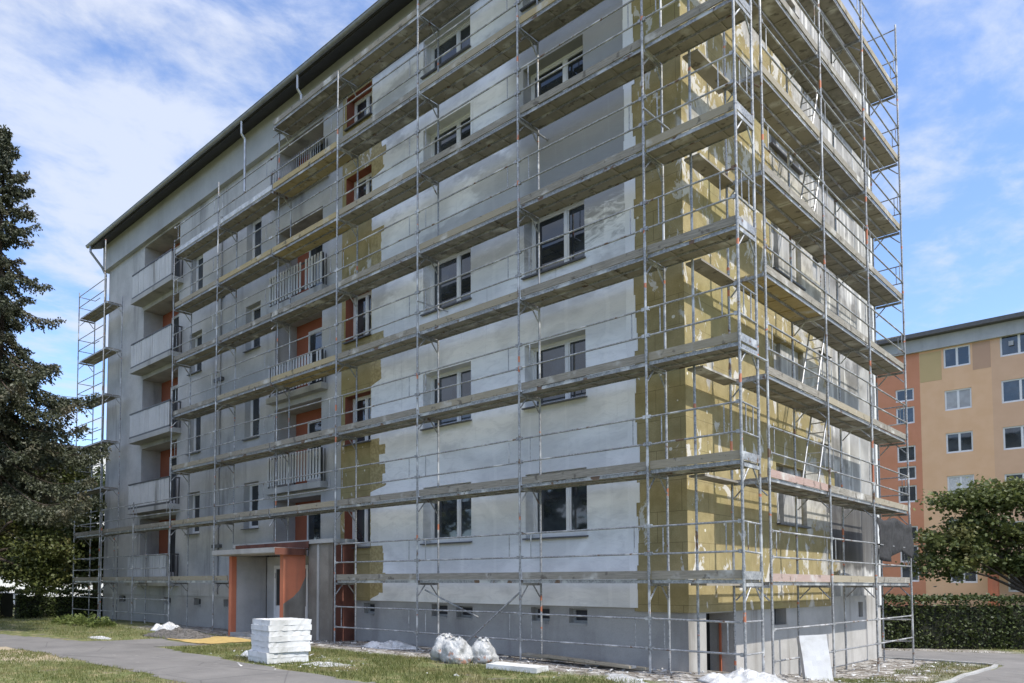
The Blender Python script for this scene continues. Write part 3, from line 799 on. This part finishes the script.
# dark netting hung at the far end of the gable scaffold
nm = MB(); nx, nz = 26, 9
def nv(i, j):
    u = i/nx; w = j/nz
    return (GO+.035+.05*math.sin(u*19+w*3)*(.3+w)+.04*noise.noise(Vector((u*6, w*5, 2))), 8.95+u*3.15, 3.30-.0*u-w*(.95+.16*math.sin(u*7))-.06*math.sin(u*math.pi*3)*(1-w))
for j in range(nz+1):
    for i in range(nx+1): nm.v.append(nv(i, j))
for j in range(nz):
    for i in range(nx):
        a = j*(nx+1)+i; nm.f.append([a, a+1, a+nx+2, a+nx+1]); nm.mi.append(0); nm.sm.append(True)
o = nm.build('netting', M['net'])
md = o.modifiers.new('thickness', 'SOLIDIFY'); md.thickness = .012
center(o, 'black netting tied across the far end of the gable scaffold', 'netting')

# ------------------------------------------------------------------ loose things on the ground
names = ['topmost', 'second from top', 'third from top', 'fourth from top', 'fourth from bottom', 'third from bottom', 'second from bottom', 'bottom']
def rough_block(w, d, h, jit=.008, seg=(6, 6, 1)):
    mb = MB(); bm = []
    # box with lightly dented faces
    nx, ny, nz_ = seg
    import itertools
    idx = {}
    def vid(i, j, k):
        if (i, j, k) not in idx:
            idx[i, j, k] = len(mb.v)
            mb.v.append((w*(i/nx-.5)+random.uniform(-jit, jit), d*(j/ny-.5)+random.uniform(-jit, jit), h*k/nz_+random.uniform(-jit, jit)*.5))
        return idx[i, j, k]
    def q(*p): mb.f.append([vid(*a) for a in p]); mb.mi.append(0); mb.sm.append(False)
    for i in range(nx):
        for j in range(ny):
            q((i,j,0),(i,j+1,0),(i+1,j+1,0),(i+1,j,0)); q((i,j,nz_),(i+1,j,nz_),(i+1,j+1,nz_),(i,j+1,nz_))
    for k in range(nz_):
        for i in range(nx): q((i,0,k),(i+1,0,k),(i+1,0,k+1),(i,0,k+1)); q((i,ny,k),(i,ny,k+1),(i+1,ny,k+1),(i+1,ny,k))
        for j in range(ny): q((0,j,k),(0,j,k+1),(0,j+1,k+1),(0,j+1,k)); q((nx,j,k),(nx,j+1,k),(nx,j+1,k+1),(nx,j,k+1))
    return mb
for q in range(8):
    lvl = 7-q; h = .107
    w, d = (.84, .94)
    dx, dy, ra = random.uniform(-.01, .01), random.uniform(-.01, .01), random.uniform(-.012, .012)
    if lvl < 2: dx -= .05; dy -= .03; ra += .03
    o = rough_block(w+random.uniform(-.02, .02), d+random.uniform(-.02, .02), h-.001, .009, (12, 13, 1)).build('foam_board', M['foam'])
    o.location = (-7.70+dx, -3.84+dy, .012+h*lvl); o.rotation_euler = (0, 0, R(9)*-1+ra)
    tag(o, '%s white foam board of the stack beside the path' % names[q], 'foam board', 'white foam boards stacked by the path')
def sheet_blob(name, cx, cy, rx, ry, h, mat, label, cat, seed, rz=0, nseg=44, group=None, rough=1.0):
    mb = MB(); n = nseg
    rings = 16
    mb.v.append((0, 0, h*(.8+.3*noise.noise(Vector((seed, 0, 0))))))
    for j in range(1, rings+1):
        t = j/rings
        for i in range(n):
            a = 2*math.pi*i/n
            k = 1+.30*noise.noise(Vector((math.cos(a)*1.7+seed, math.sin(a)*1.7, seed)))+.10*noise.noise(Vector((math.cos(a)*6+seed, math.sin(a)*6, 0)))
            x, y = rx*t*k*math.cos(a), ry*t*k*math.sin(a)
            z = h*max(0, 1-t**2.2)*(1+rough*(.5*noise.noise(Vector((x*3+seed, y*3, 0)))-1.1*abs(noise.noise(Vector((x*6+seed, y*6, 3)))))) + rough*.035*abs(noise.noise(Vector((x*14, y*14, seed))))*(1 if t < .99 else .3)
            mb.v.append((x, y, max(z, .004)))
    for i in range(n): mb.f.append([0, 1+i, 1+(i+1) % n])
    for j in range(rings-1):
        for i in range(n):
            a = 1+j*n+i; b = 1+j*n+(i+1) % n; mb.f.append([a, a+n, b+n, b])
    mb.f.append([1+(rings-1)*n+i for i in range(n)][::-1])
    mb.mi = [0]*len(mb.f); mb.sm = [True]*len(mb.f)
    o = mb.build(name, mat); o.location = (cx, cy, gz(cx, cy)-.005); o.rotation_euler = (0, 0, rz)
    return tag(o, label, cat, group)
def bag(cx, cy, r, h, label, seed):
    mb = MB(); n, m = 60, 36
    for j in range(m+1):
        ph = math.pi*j/m
        for i in range(n):
            a = 2*math.pi*i/n; d = Vector((math.sin(ph)*math.cos(a), math.sin(ph)*math.sin(a), math.cos(ph)))
            w = d+.25*Vector((noise.noise(d*3+Vector((seed,1,0))), noise.noise(d*3+Vector((seed,5,0))), 0))
            k = 1.06+.24*noise.noise(d*1.5+Vector((seed,0,0)))-.16*abs(noise.noise(w*2.6+Vector((seed,3,0))))-.10*abs(noise.noise(Vector((w.x*7, w.y*7, w.z*2.2))+Vector((seed,7,0))))
            z = d.z*k; z = max(z, -.58)
            mb.v.append((r*k*d.x*(1.12 if z < 0 else 1), r*k*d.y, (z+.58)/1.5*h))
    for j in range(m):
        for i in range(n):
            a = j*n+i; b = j*n+(i+1) % n; mb.f.append([a, a+n, b+n, b]); mb.mi.append(0); mb.sm.append(True)
    for q in range(7):                                # gathered, knotted neck
        a = q*.9; mb.tube((.03*math.cos(a), .03*math.sin(a), h*.86), (.10*math.cos(a)+.03, .10*math.sin(a), h*(1.02+.05*(q % 3))), .022, 6, 0, .034)
    o = mb.build('rubble_bag', M['bag']); o.location = (cx, cy, gz(cx, cy)-.01)
    return tag(o, label, 'rubbish bag', 'full plastic bags below the facade')
bag(-5.72, -1.02, .31, .50, 'leftmost and palest of the three full plastic bags below the facade', 1.3)
bag(-5.20, -1.28, .29, .47, 'middle crumpled plastic bag with reddish debris, nearest the viewer', 4.7)
bag(-4.86, -.86, .27, .46, 'right hand full plastic bag with an orange wrapper showing', 8.9)
o = rough_block(1.02, .52, .09, .006, (8, 5, 1)).build('foam_board', M['foam']); o.location = (-3.55, -1.45, .01); o.rotation_euler = (0, R(1), R(12))
tag(o, 'white foam board lying flat on the grass right of the plastic bags', 'foam board')
o = rough_block(.47, .15, .86, .004, (6, 2, 9)).build('foam_board', M['foam']); o.location = (.2, 2.75, gz(.2, 2.75)-.02); o.rotation_euler = (R(-9), R(-4), R(38))
tag(o, 'white foam board standing upright by the gable scaffold', 'foam board')
sheet_blob('plastic_sheet', -.02, -.05, .72, .62, .21, M['sheet'], 'large crumpled white plastic sheet heaped at the corner scaffold pole', 'plastic sheet', 2.2, .4)
sheet_blob('plastic_sheet', -8.7, .1, .85, .3, .17, M['sheet'], 'flat grey plastic sheet lying right of the entrance porch', 'plastic sheet', 5.1, .2)
sheet_blob('plastic_sheet', -1.2, -1.45, 1.25, .28, .03, M['sheet'], 'long thin white plastic strip along the foot of the scaffold', 'plastic sheet', 9.1, -.75, rough=.5)
sheet_blob('plastic_sheet', -16.6, -3.95, .62, .2, .05, M['sheet'], 'small white plastic sheet lying on the far edge of the path', 'plastic sheet', 6.3, .1)
sheet_blob('plastic_sheet', -8.9, -3.6, .40, .34, .2, M['sheet'], 'white plastic scraps heaped left of the foam stack', 'plastic sheet', 3.3, .5)
sheet_blob('plastic_sheet', -6.6, -3.55, .55, .34, .035, M['sheet'], 'flat white plastic scraps right of the foam stack', 'plastic sheet', 7.7, .2)
sheet_blob('plastic_sheet', -18.6, -.9, .7, .4, .28, M['sheet'], 'dusty plastic sheet heaped under the left balconies', 'plastic sheet', 1.9, .3)
for n, (p, q, w, h, lab) in enumerate((((-4.9, .55), (-1.95, .30), .24, .05, 'long pale scaffold plank lying against the foot of the plinth'), ((-4.2, .26), (-2.0, -.04), .2, .045, 'darker short plank lying in front of the pale plank'))):
    L = math.dist(p, q); mb = MB().box(-L/2, L/2, -w/2, w/2, 0, h)
    o = mb.build('plank', M['wood']); o.location = ((p[0]+q[0])/2, (p[1]+q[1])/2, .03+.05*n); o.rotation_euler = (0, R(1.0), math.atan2(q[1]-p[1], q[0]-p[0]))
    tag(o, lab, 'plank')
# gravel mound
o = sheet_blob('gravel_pile', -15.8, -1.9, 1.5, .8, .22, M['gravel'], 'low dark gravel pile beside the entrance path', 'gravel pile', 12.1, 0, 40)
# rubble and scraps: uncountable crumbs
mb = MB()
def crumb(x, y, s, m):
    z = gz(x, y); p = [(x+random.uniform(-s, s), y+random.uniform(-s, s), z+random.uniform(0, s*.9)) for _ in range(4)]
    mb.add(p, [(0,1,2),(0,2,3),(0,3,1),(1,3,2)], m)
for _ in range(1500):
    x = random.uniform(-12, 1.2); y = random.gauss(-.2, .8)
    if y > 1.0 and x < -1.5: continue
    crumb(x, y, random.choice((.015, .02, .03, .06)), random.choice((0, 0, 1, 2)))
for _ in range(500): crumb(random.uniform(-1.3, .9), random.uniform(1, 13), random.choice((.02, .03, .06)), random.choice((0, 1, 1, 2)))
for _ in range(220): crumb(random.gauss(-7.6, 1.1), random.gauss(-3.6, .5), random.choice((.02, .03, .05)), 1)
mb.build('rubble', [M['gravel'], M['foam'], M['plinth']])['kind'] = 'stuff'

# ------------------------------------------------------------------ vegetation
def leafmesh(pts, size, rnd=.4, flat=.0, elong=1.5):
    """many small bent leaf faces at pts = [(pos, dir or None)]"""
    mb = MB()
    for p, d in pts:
        s = size*random.uniform(1-rnd, 1+rnd)
        if d is None: d = Vector((random.gauss(0,1), random.gauss(0,1), random.gauss(0,.7))).normalized()
        up = Vector((random.gauss(0,1), random.gauss(0,1), random.gauss(flat,1))).normalized()
        sd = d.cross(up)
        if sd.length < .05: continue
        sd.normalize(); L = d*s*elong; w = sd*s*.5
        b = len(mb.v)
        mb.v += [tuple(p), tuple(p+L*.5+w), tuple(p+L), tuple(p+L*.5-w)]
        mb.f.append([b, b+1, b+2, b+3]); mb.mi.append(0); mb.sm.append(False)
    return mb
def spruce(x, y, H, Rm, label):
    t = thing('spruce_tree', (x, y, gz(x, y)), label, 'tree')
    tr = MB(); z0 = gz(x, y)
    prev = Vector((x, y, z0-.1))
    for k in range(1, 13):
        p = Vector((x+.05*math.sin(k), y+.05*math.cos(k*1.7), z0+H*k/12)); tr.tube(prev, p, .24*(1-(k-1)/12.3), 9, 0, .24*(1-k/12.3)); prev = p
    T = tr.build('trunk', M['bark'], t)
    lb = MB(); pts = []
    z = 5.0
    while z < H-.15:
        fr = 1-z/H
        L0 = Rm*min(1, fr*1.25)**.78
        n = 7 if z > H*.62 else 6
        ph = random.uniform(0, 6.28)
        for k in range(n):
            if random.random() < .10: continue
            a = ph+2*math.pi*k/n+random.uniform(-.3, .3)
            L = L0*random.uniform(.45, 1.25)
            dr = Vector((math.cos(a), math.sin(a), 0)); side = Vector((-dr.y, dr.x, 0))
            base = Vector((x, y, z0+z+random.uniform(-.15, .15)))
            sag = .42*L*random.uniform(.7, 1.3)*(1 if fr > .25 else .3); lift = .13*L
            P = lambda s: base+dr*L*s+Vector((0, 0, -sag*math.sin(s*1.9)+lift*s*s*1.2+(.25*L*s if fr < .15 else 0)))
            pr = base
            for q in range(1, 6):
                pp = P(q/5); lb.tube(pr, pp, .035*(1.05-q/5.2)*min(1, L), 5); pr = pp
            ns = int(20*L)+6
            for q in range(ns):
                s = .12+.88*(q+random.random())/ns
                p = P(s); tw = (1-s*.70)*L*.31+.09
                for sg in (-1, 1):
                    if random.random() < .18: continue
                    e = (side*sg+dr*.55+Vector((0, 0, -.75-random.random()*1.1))).normalized()
                    ln = tw*random.uniform(.5, 1.1); m = max(3, int(ln/.055))
                    for u in range(m):
                        c = p+e*ln*(u+random.random())/m
                        for _ in range(2):
                            pts.append((c, (e*.7+Vector((random.gauss(0,.6), random.gauss(0,.6), random.gauss(0,.5)))).normalized()))
        z += random.uniform(.34, .54)*(1 if z < H*.85 else .6)
    for q in range(90): pts.append((Vector((x+random.gauss(0,.05), y+random.gauss(0,.05), z0+H-random.random()*.7)), Vector((random.gauss(0,.5), random.gauss(0,.5), 1)).normalized()))
    lb.build('limbs', M['bark'], T)
    leafmesh(pts, .055, .35, elong=1.9).build('crown', M['needle'], t)
    return len(pts)
NP = spruce(-21.75, -5.45, 16.9, 3.75, 'tall dark spruce with drooping branches left of the block')
def broadleaf(name, x, y, H, blobs, n, size, mat, label, cat='tree', trunk_r=.2):
    z0 = gz(x, y)
    t = thing(name, (x, y, z0), label, cat)
    tr = MB(); tr.tube((x, y, z0-.1), (x+.05, y, z0+H*.45), trunk_r, 9, 0, trunk_r*.75)
    T = tr.build('trunk', M['bark'], t)
    lb = MB(); pts = []
    tot = sum(b[3]*b[4]*b[5] for b in blobs)
    for bx, by, bz, rx, ry, rz in blobs:
        c = Vector((bx, by, bz)); o = Vector((x+.05, y, z0+H*.42))
        m1 = o.lerp(c, .5)+Vector((random.gauss(0,.2), random.gauss(0,.2), .15)); lb.tube(o, m1, trunk_r*.5, 6, 0, trunk_r*.3); lb.tube(m1, c, trunk_r*.3, 6, 0, trunk_r*.12)
        k = int(n*rx*ry*rz/tot)
        ncl = max(8, k//28)
        for _ in range(ncl):
            d = Vector((random.gauss(0,1), random.gauss(0,1), random.gauss(0,1))).normalized()
            rr = random.random()**.38
            cc = c+Vector((d.x*rx, d.y*ry, d.z*rz))*rr
            if random.random() < .3: lb.tube(c.lerp(cc, .3), cc, .018, 4, 0, .008)
            sp = .30*random.uniform(.6, 1.3)*min(1.2, max(rx, .8)/1.4)
            for _ in range(28):
                pts.append((cc+Vector((random.gauss(0, sp), random.gauss(0, sp), random.gauss(0, sp*.55))), None))
    lb.build('limbs', M['bark'], T)
    leafmesh(pts, size, .4, flat=1.2, elong=1.25).build('crown', mat, t)
random.seed(21)
NEAR = ((-28.2,-2.9,6.2),(-27.5,-2.1,6.4),(-26.9,-1.6,4.9),(-28.0,-2.6,4.1),(-27.1,-1.7,3.0),(-28.2,-2.9,2.2),(-27.4,-2.0,1.9),(-29,-3.6,4.1))
bl = []
for q in (( -34.3,-1.4,7.6),(-33.3,-.3,7.8),(-32.3,.8,7.1),(-31.5,1.7,5.6),(-31.4,2.2,4.2),(-34,-1,5.6),(-33,.1,5.1),(-32.1,1.3,3.7),(-34.4,-1.2,3.2),(-33.3,0,2.7),(-32.3,1.1,2.2),(-31.6,2.2,2.7),(-35.2,-2.2,4.6),(-35.5,-2,6.5),(-33,2.5,6.2),(-34.5,1.5,4.4)):
    bl.append((q[0]-1.6+random.gauss(0,.3), q[1]+.3+random.gauss(0,.3), q[2], random.uniform(1.0,1.5), random.uniform(1.0,1.5), random.uniform(.7,1.1)))
broadleaf('maple_tree', -34.6, .2, 8.0, bl, 34000, .15, M['leaf_l'], 'leafy green maple behind the spruce at the left end of the block')
bl = []
for q in NEAR:
    bl.append((q[0]+random.gauss(0,.2), q[1]+random.gauss(0,.2), q[2], random.uniform(.8,1.2), random.uniform(.8,1.2), random.uniform(.5,.8)))
broadleaf('maple_tree', -28.9, -4.0, 6.5, bl, 20000, .11, M['leaf_l'], 'sunlit light green maple under the spruce at the left edge')
bl = []
for _ in range(16):
    bl.append((-47+random.uniform(-3.5,3.5), 8+random.uniform(-5,5), random.uniform(2.2,9.5), random.uniform(1.5,2.3), random.uniform(1.5,2.3), random.uniform(1.2,1.8)))
broadleaf('broadleaf_tree', -47, 8, 9.5, bl, 20000, .24, M['leaf_h'], 'dark tree farthest back, seen through the scaffold tower')
bl = []
for q in ((-.7,21.2,4.5),(-.2,21.7,4.8),(.4,22.3,4.9),(.9,22.9,4.7),(-1.3,20.6,3.0),(-.9,21,3.4),(-.4,21.6,3.6),(.3,22.4,3.3),(-1.3,20.7,2.2),(-.7,21.3,2.4),(0,22,2.5),(.6,22.7,2.3),(1.2,23.3,3.3),(1.8,23.6,4.6),(1.6,23,5.3),(2.4,24,3.0),(.7,21.6,4.1),(1.7,22.4,3.7)):
    bl.append((q[0]+random.gauss(0,.1), q[1]+random.gauss(0,.2), q[2]+.15+random.gauss(0,.12), random.uniform(.5,1.1), random.uniform(.7,1.1), random.uniform(.3,.6)))
broadleaf('broadleaf_tree', 1.0, 22.7, 4.0, bl, 25000, .105, M['leaf_r'], 'spreading green tree above the hedge in front of the orange block', trunk_r=.13)
for q, (tx, ty, th) in enumerate(((-24, -36, 11), (-33, -38, 13), (-44, -36, 12), (-56, -40, 14))):
    bl = []
    for _ in range(9):
        a = random.uniform(0, 6.28); r = random.uniform(.3, 3.2); bl.append((tx+r*math.cos(a), ty+r*math.sin(a), random.uniform(.35, .92)*th, 1.9, 1.9, 1.5))
    broadleaf('broadleaf_tree', tx, ty, th, bl, 3500, .42, M['leaf_h'], '%s tree of the row facing the grey facade' % ('first', 'second', 'third', 'tallest')[q])
def hedge(p, q, w, h, n, size, mat, label, name='hedge'):
    z0 = min(gz(*p), gz(*q)); c = ((p[0]+q[0])/2, (p[1]+q[1])/2); L = math.dist(p, q); ang = math.atan2(q[1]-p[1], q[0]-p[0])
    t = thing(name, (*c, z0-.03), label, 'hedge', rz=ang, local=True)
    core = MB(); k = int(L/.4)
    for i in range(k):
        a, b = -L/2+L*i/k, -L/2+L*(i+1)/k; core.box(a+.01, b-.01, -w*.36+random.uniform(-.05, .05), w*.36+random.uniform(-.05, .05), 0, h*.86+random.uniform(-.08, .04))
    core.build('twigs', M['hcore'], t)
    pts = []
    for _ in range(n):
        u = random.uniform(-L/2, L/2); b = .10*noise.noise(Vector((u*1.2, 0, 1)))+.06*noise.noise(Vector((u*4, 2, 1)))
        if random.random() < .34: p_ = Vector((u, random.uniform(-w/2, w/2), h+b-.03+abs(random.gauss(0, .05))))
        else:
            zz = random.uniform(.05, h); s = random.choice((-1, 1)) if random.random() < .5 else -1
            bb = .12*noise.noise(Vector((u*1.6, zz*2.2, 5)))
            p_ = Vector((u, s*(w/2+bb-abs(random.gauss(0, .08))), zz))
        pts.append((p_, None))
    leafmesh(pts, size, .4, flat=.6, elong=1.3).build('leaves', mat, t)
random.seed(5)
hedge((-6.5, 14.4), (6.5, 25.6), 1.1, 1.72, 26000, .07, M['leaf_h'], 'long trimmed dark green hedge beyond the lane')
hedge((-31.2, -1.9), (-29.9, 3.5), 1.0, 1.22, 9000, .07, M['leaf_h'], 'low dark hedge between the spruce and the scaffold tower')
hedge((-33.6, -3.8), (-31.6, -2.1), 1.2, 1.35, 5000, .08, M['leaf_l'], 'light green shrub hedge at the left edge behind the spruce')
for n, (x, y, s, lab) in enumerate(((-24.6, -1.75, .34, 'second weed clump from the left before the scaffold tower'), (-23.4, -1.7, .42, 'largest bright weed clump left of the gravel pile'), (-25.4, -1.8, .28, 'small weed clump by the leftmost scaffold pole'), (-21.9, -1.75, .30, 'weed clump nearest the white sheeting under the balconies'))):
    pts = []
    for _ in range(420):
        a = random.uniform(0, 6.28); r = random.random()**.6*s*1.5; pts.append((Vector((r*math.cos(a), r*math.sin(a), random.random()*s*(1.3-r/s/1.5))), Vector((math.cos(a)*.7, math.sin(a)*.7, random.uniform(-.1, .8))).normalized()))
    o = leafmesh(pts, .07, .4, elong=1.6).build('weed_clump', M['leaf_w']); o.location = (x, y, gz(x, y))
    tag(o, lab, 'weed', 'weeds at the foot of the scaffold')
# grass blades
random.seed(11)
mb = MB()
def blade(x, y, h):
    z = gz(x, y); a = random.uniform(0, 6.28); w = random.uniform(.004, .009)
    dx, dy = math.cos(a)*w, math.sin(a)*w; lx, ly = random.gauss(0, .4)*h, random.gauss(0, .4)*h
    b = len(mb.v); mb.v += [(x-dx, y-dy, z), (x+dx, y+dy, z), (x+lx, y+ly, z+h)]; mb.f.append([b, b+1, b+2]); mb.mi.append(0); mb.sm.append(False)
def lawn(x0, x1, y0, y1, n, h0, h1, test=None):
    k = 0; tries = 0
    while k < n and tries < n*12:
        tries += 1
        x, y = random.uniform(x0, x1), random.uniform(y0, y1)
        if path_in(x, y) or lane_in(x, y) or (test and not test(x, y)): continue
        if noise.noise(Vector((x*.9, y*.9, 4)))+.5*noise.noise(Vector((x*3, y*3, 4))) < random.uniform(-.5, .25): continue
        blade(x, y, random.uniform(h0, h1)); k += 1
lawn(-12, -1, -4.9, -1.2, 26000, .03, .09, lambda x, y: y < -1.3+.35*noise.noise(Vector((x, 0, 9))))
lawn(-14, -4, -9.5, -6.8, 12000, .03, .08)
lawn(-32, -15, -4.6, -.6, 9000, .04, .12)
lawn(-.4, 2.2, 2.5, 13.3, 7000, .03, .08, lambda x, y: x > -.1+.3*noise.noise(Vector((y, 1, 0))))
lawn(-4, 6, 14.5, 24, 5000, .04, .1)
mb.build('grass', M['blade'])['kind'] = 'stuff'

# ------------------------------------------------------------------ neighbour block beyond the hedge
nb = thing('apartment_block', (2, 56, -.6), 'orange and tan apartment block with white windows beyond the hedge', 'apartment building')
NY = 50.0
M['nred'] = mk_plaster('terracotta_render', (.52, .225, .125), (.56, .25, .15), (.44, .19, .11), .2)
M['ntan'] = mk_plaster('tan_render', (.68, .425, .25), (.72, .465, .285), (.58, .36, .215), .2)
M['npink'] = mk_plaster('salmon_render', (.60, .385, .25), (.64, .42, .275), (.52, .33, .21), .2)
M['nbrown'] = mk_plaster('brown_render', (.46, .29, .20), (.48, .31, .21), (.43, .27, .18), .2)
M['nolive'] = mk_plaster('olive_tan_render', (.48, .36, .18), (.50, .37, .19), (.45, .33, .165), .2)
colA, colL, colR = [], [], []
for k in range(6): zc = 2.45+2.93*k; colA.append((-6.70, -5.22, zc-.68, zc+.7))
zl = [(14.55, 15.45), (12.95, 14.15), (10.25, 11.4), (9.0, 9.95), (7.4, 8.6), (4.75, 5.75), (3.2, 4.4), (1.85, 3.0)]
for a, b in zl: colL.append((-9.55, -8.45, a, b))
for k in range(6): zc = 1.95+3.07*k; colR.append((-3.65, -1.35, zc-.75, zc+.75))
MB().wall('y', NY, -14.5, -8.08, -1, 18.0, [(*h, .14) for h in colL]).build('wall', M['nred'], nb)
MB().wall('y', NY, -8.08, -4.12, -1, 18.0, [(*h, .14) for h in colA]).build('wall', M['ntan'], nb)
MB().wall('y', NY, -4.12, 16, -1, 18.0, [(*h, .14) for h in colR]).build('wall', M['npink'], nb)
MB().box(-14.5, 16, NY+.3, NY+12, -1, 18).build('wall', M['soffit'], nb)
MB().box(-8.06, -6.82, NY-.012, NY+.02, 15.7, 17.7).build('paint_panel', M['nolive'], nb)
MB().box(-5.1, -4.14, NY-.012, NY+.02, 16.0, 17.8).build('paint_panel', M['nbrown'], nb)
MB().box(-14.7, 16, NY-.25, NY+1, 17.85, 18.75).build('eaves_band', M['band'], nb)
MB().prism([(NY-.8, 18.77), (NY+1, 18.78), (NY+6, 19.6), (NY+12.5, 18.9), (NY+12.5, 18.7), (NY-.8, 19.05)][::-1], 'x', -14.9, 16).build('roof', M['roof'], nb)
M['blind'] = plain('pale_blind', (.40, .41, .43), .8, scale=2)
for k, h in enumerate(colA): window(nb, 'y', *h, .12, split=(.5,), plane=NY, ledge=False, fr=.06, glass=('glass', 'glass', 'curtain', 'glass', 'blind', 'glass')[k])
for h in colL: window(nb, 'y', *h, .12, split=(), plane=NY, ledge=False, fr=.06)
for h in colR: window(nb, 'y', *h, .12, split=(.42, .66), plane=NY, ledge=False, fr=.06)
MB().box(-4.35, -3.85, NY-2.2, NY-1.7, -1, 2.6).build('porch_pillar', M['orange_pl'], nb)
MB().box(-4.6, .5, NY-2.4, NY-.02, 2.6, 2.85).build('porch_roof', M['band'], nb)
MB().box(-3.2, -2.95, NY-.04, NY+.015, 17.2, 17.5).build('vent', M['band'], nb)

# pale block far left, seen through the trees
pb = thing('apartment_block', (-78, 22, 0), 'pale white block far off behind the trees at the left', 'apartment building')
pbh = [(u, u+1.6, z, z+1.4) for u in (-3, 1.5, 6, 10.5, 15) for z in (2.4, 5.3, 8.2, 11.1)]
MB().wall('x', -72, -6, 19, -1, 15, [(*h, .15) for h in pbh]).wall('y', -6, -84, -72, -1, 15).build('wall', plain('white_render', (.66, .66, .65), .9, scale=.5), pb)
MB().box(-84.3, -71.6, -6.4, 19.4, 15.01, 15.35).build('roof', M['roof'], pb)
for h in pbh: window(pb, 'x', *h, .13, split=(.5,), plane=-72, ledge=False, fr=.1)
# white parked car behind the left hedge
car = thing('parked_car', (-43.5, 0, 0), 'white parked car half hidden behind the low dark hedge', 'car', rz=R(62), local=True)
prof = [(-2.05,.32),(-2.1,.75),(-1.95,.95),(-1.15,1.0),(-.65,1.42),(.75,1.45),(1.35,1.05),(2.0,.92),(2.1,.6),(2.05,.3)]
cb = MB(); n = len(prof)
ringv = [[(u, s*(.84 if v < 1.02 else .66), v) for u, v in prof] for s in (-1, 1)]
cb.add(ringv[0]+ringv[1], [tuple(range(n)), tuple(reversed(range(n, 2*n)))]+[(i, i+n, (i+1) % n+n, (i+1) % n) for i in range(n)])
cb.build('body', plain('white_car_paint', (.75, .75, .75), .25, var=.02), car)
wg = MB()
for s in (-1, 1): wg.add([(-1.0,s*.845,1.02),(-.6,s*.69,1.37),(.7,s*.69,1.39),(1.15,s*.845,1.06)], [(0,1,2,3)])
wg.build('side_windows', M['glass'], car)
for x in (-1.3, 1.3):
    for s in (-1, 1):
        w = MB().tube((x, s*.66, .32), (x, s*.87, .32), .32, 18).build('wheel', M['rail_dark'], car)
        MB().tube((x, s*.872, .32), (x, s*.885, .32), .19, 14).build('rim', M['alu'], w)

# ------------------------------------------------------------------ world, sun, camera
EL, AZ = R(50), R(2)               # height of the sun; turned from +X towards +Y
to = Vector((math.cos(EL)*math.cos(AZ), math.cos(EL)*math.sin(AZ), math.sin(EL)))
w = bpy.data.worlds.new('World'); sc.world = w; w.use_nodes = True
nt = w.node_tree; nt.nodes.clear(); g = G(nt)
sky = g.n('ShaderNodeTexSky', sky_type='NISHITA'); sky.sun_disc = False
sky.sun_elevation = EL; sky.sun_rotation = R(90)-AZ; sky.altitude = 300; sky.air_density = 1.0; sky.dust_density = .6; sky.ozone_density = 2.0
d = g.n('ShaderNodeTexCoord').outputs['Generated']
x, y, z = g.sep(d)
den = g.math('ADD', g.math('MAXIMUM', z, 0.0), .10)
uv = g.comb(g.math('DIVIDE', x, den), g.math('DIVIDE', y, den), 0.0)
n1 = g.noise(g.map(uv, (1.0, .62, 1), (3.1, 1.7, 0), (0, 0, R(35))), .62, 9, .56, .35)
n2 = g.noise(g.map(uv, (1, .8, 1), (.3, 5.2, 0), (0, 0, R(20))), 3.4, 9, .62, .35)
n3 = g.noise(g.map(uv, (1, .7, 1), (7.3, 2.2, 0), (0, 0, R(50))), 9.0, 6, .6, .3)
f = g.math('ADD', g.math('ADD', g.math('MULTIPLY', n1, .46), g.math('MULTIPLY', n2, .34)), g.math('MULTIPLY', n3, .20))
cl = g.ramp(f, .435, .575)
cl = g.math('ADD', g.math('MULTIPLY', cl, .84), .08)
skyc = g.mix(1.0, sky.outputs[0], (.68, .77, .92), 'MULTIPLY')
hi = g.ramp(z, .58, .86, 1.0, 5.0)                # unseen upper sky brightened, added fill for the shaded facade
c = g.mix(cl, skyc, g.mix(1.0, g.mix(g.ramp(z, .5, .9), (2.35, 2.60, 3.15), (2.9, 2.65, 2.4)), g.comb(hi, hi, hi), 'MULTIPLY'))
bg = g.n('ShaderNodeBackground'); bg.inputs[1].default_value = .15; g.put(bg.inputs[0], c)
ow = g.n('ShaderNodeOutputWorld'); nt.links.new(bg.outputs[0], ow.inputs[0])
sl = bpy.data.lights.new('sun', 'SUN'); sl.energy = 2.15; sl.angle = R(.5); sl.color = (1, .95, .87)
so = bpy.data.objects.new('sun', sl); col.objects.link(so); so.rotation_euler = to.to_track_quat('Z', 'Y').to_euler(); so.location = (20, 0, 40)

cam = bpy.data.cameras.new('camera'); co = bpy.data.objects.new('camera', cam); col.objects.link(co)
fw = Vector((-0.73396016, 0.67759581, 0.04654462)); rt = Vector((0.67843209, 0.73465681, 0.00304544)); up = Vector((0.03213074, -0.03381259, 0.99891157))
mw = Matrix((rt, up, -fw)).transposed().to_4x4(); mw.translation = (5.2092, -12.8187, 1.5896)
co.matrix_world = mw
cam.sensor_width = 36; cam.lens = 759.456/1024*36
cam.shift_x = (512-386.92)/1024; cam.shift_y = (548.5-341.5)/1024
cam.clip_start = .1; cam.clip_end = 2000
sc.camera = co
sc.view_settings.view_transform = 'Standard'; sc.view_settings.look = 'None'; sc.view_settings.gamma = 1.0
sc.view_settings.exposure = 1.12; sc.view_settings.use_curve_mapping = False
sc.cycles.max_bounces = 6; sc.cycles.diffuse_bounces = 4; sc.cycles.glossy_bounces = 3; sc.cycles.transparent_max_bounces = 4
print('spruce needles', NP)
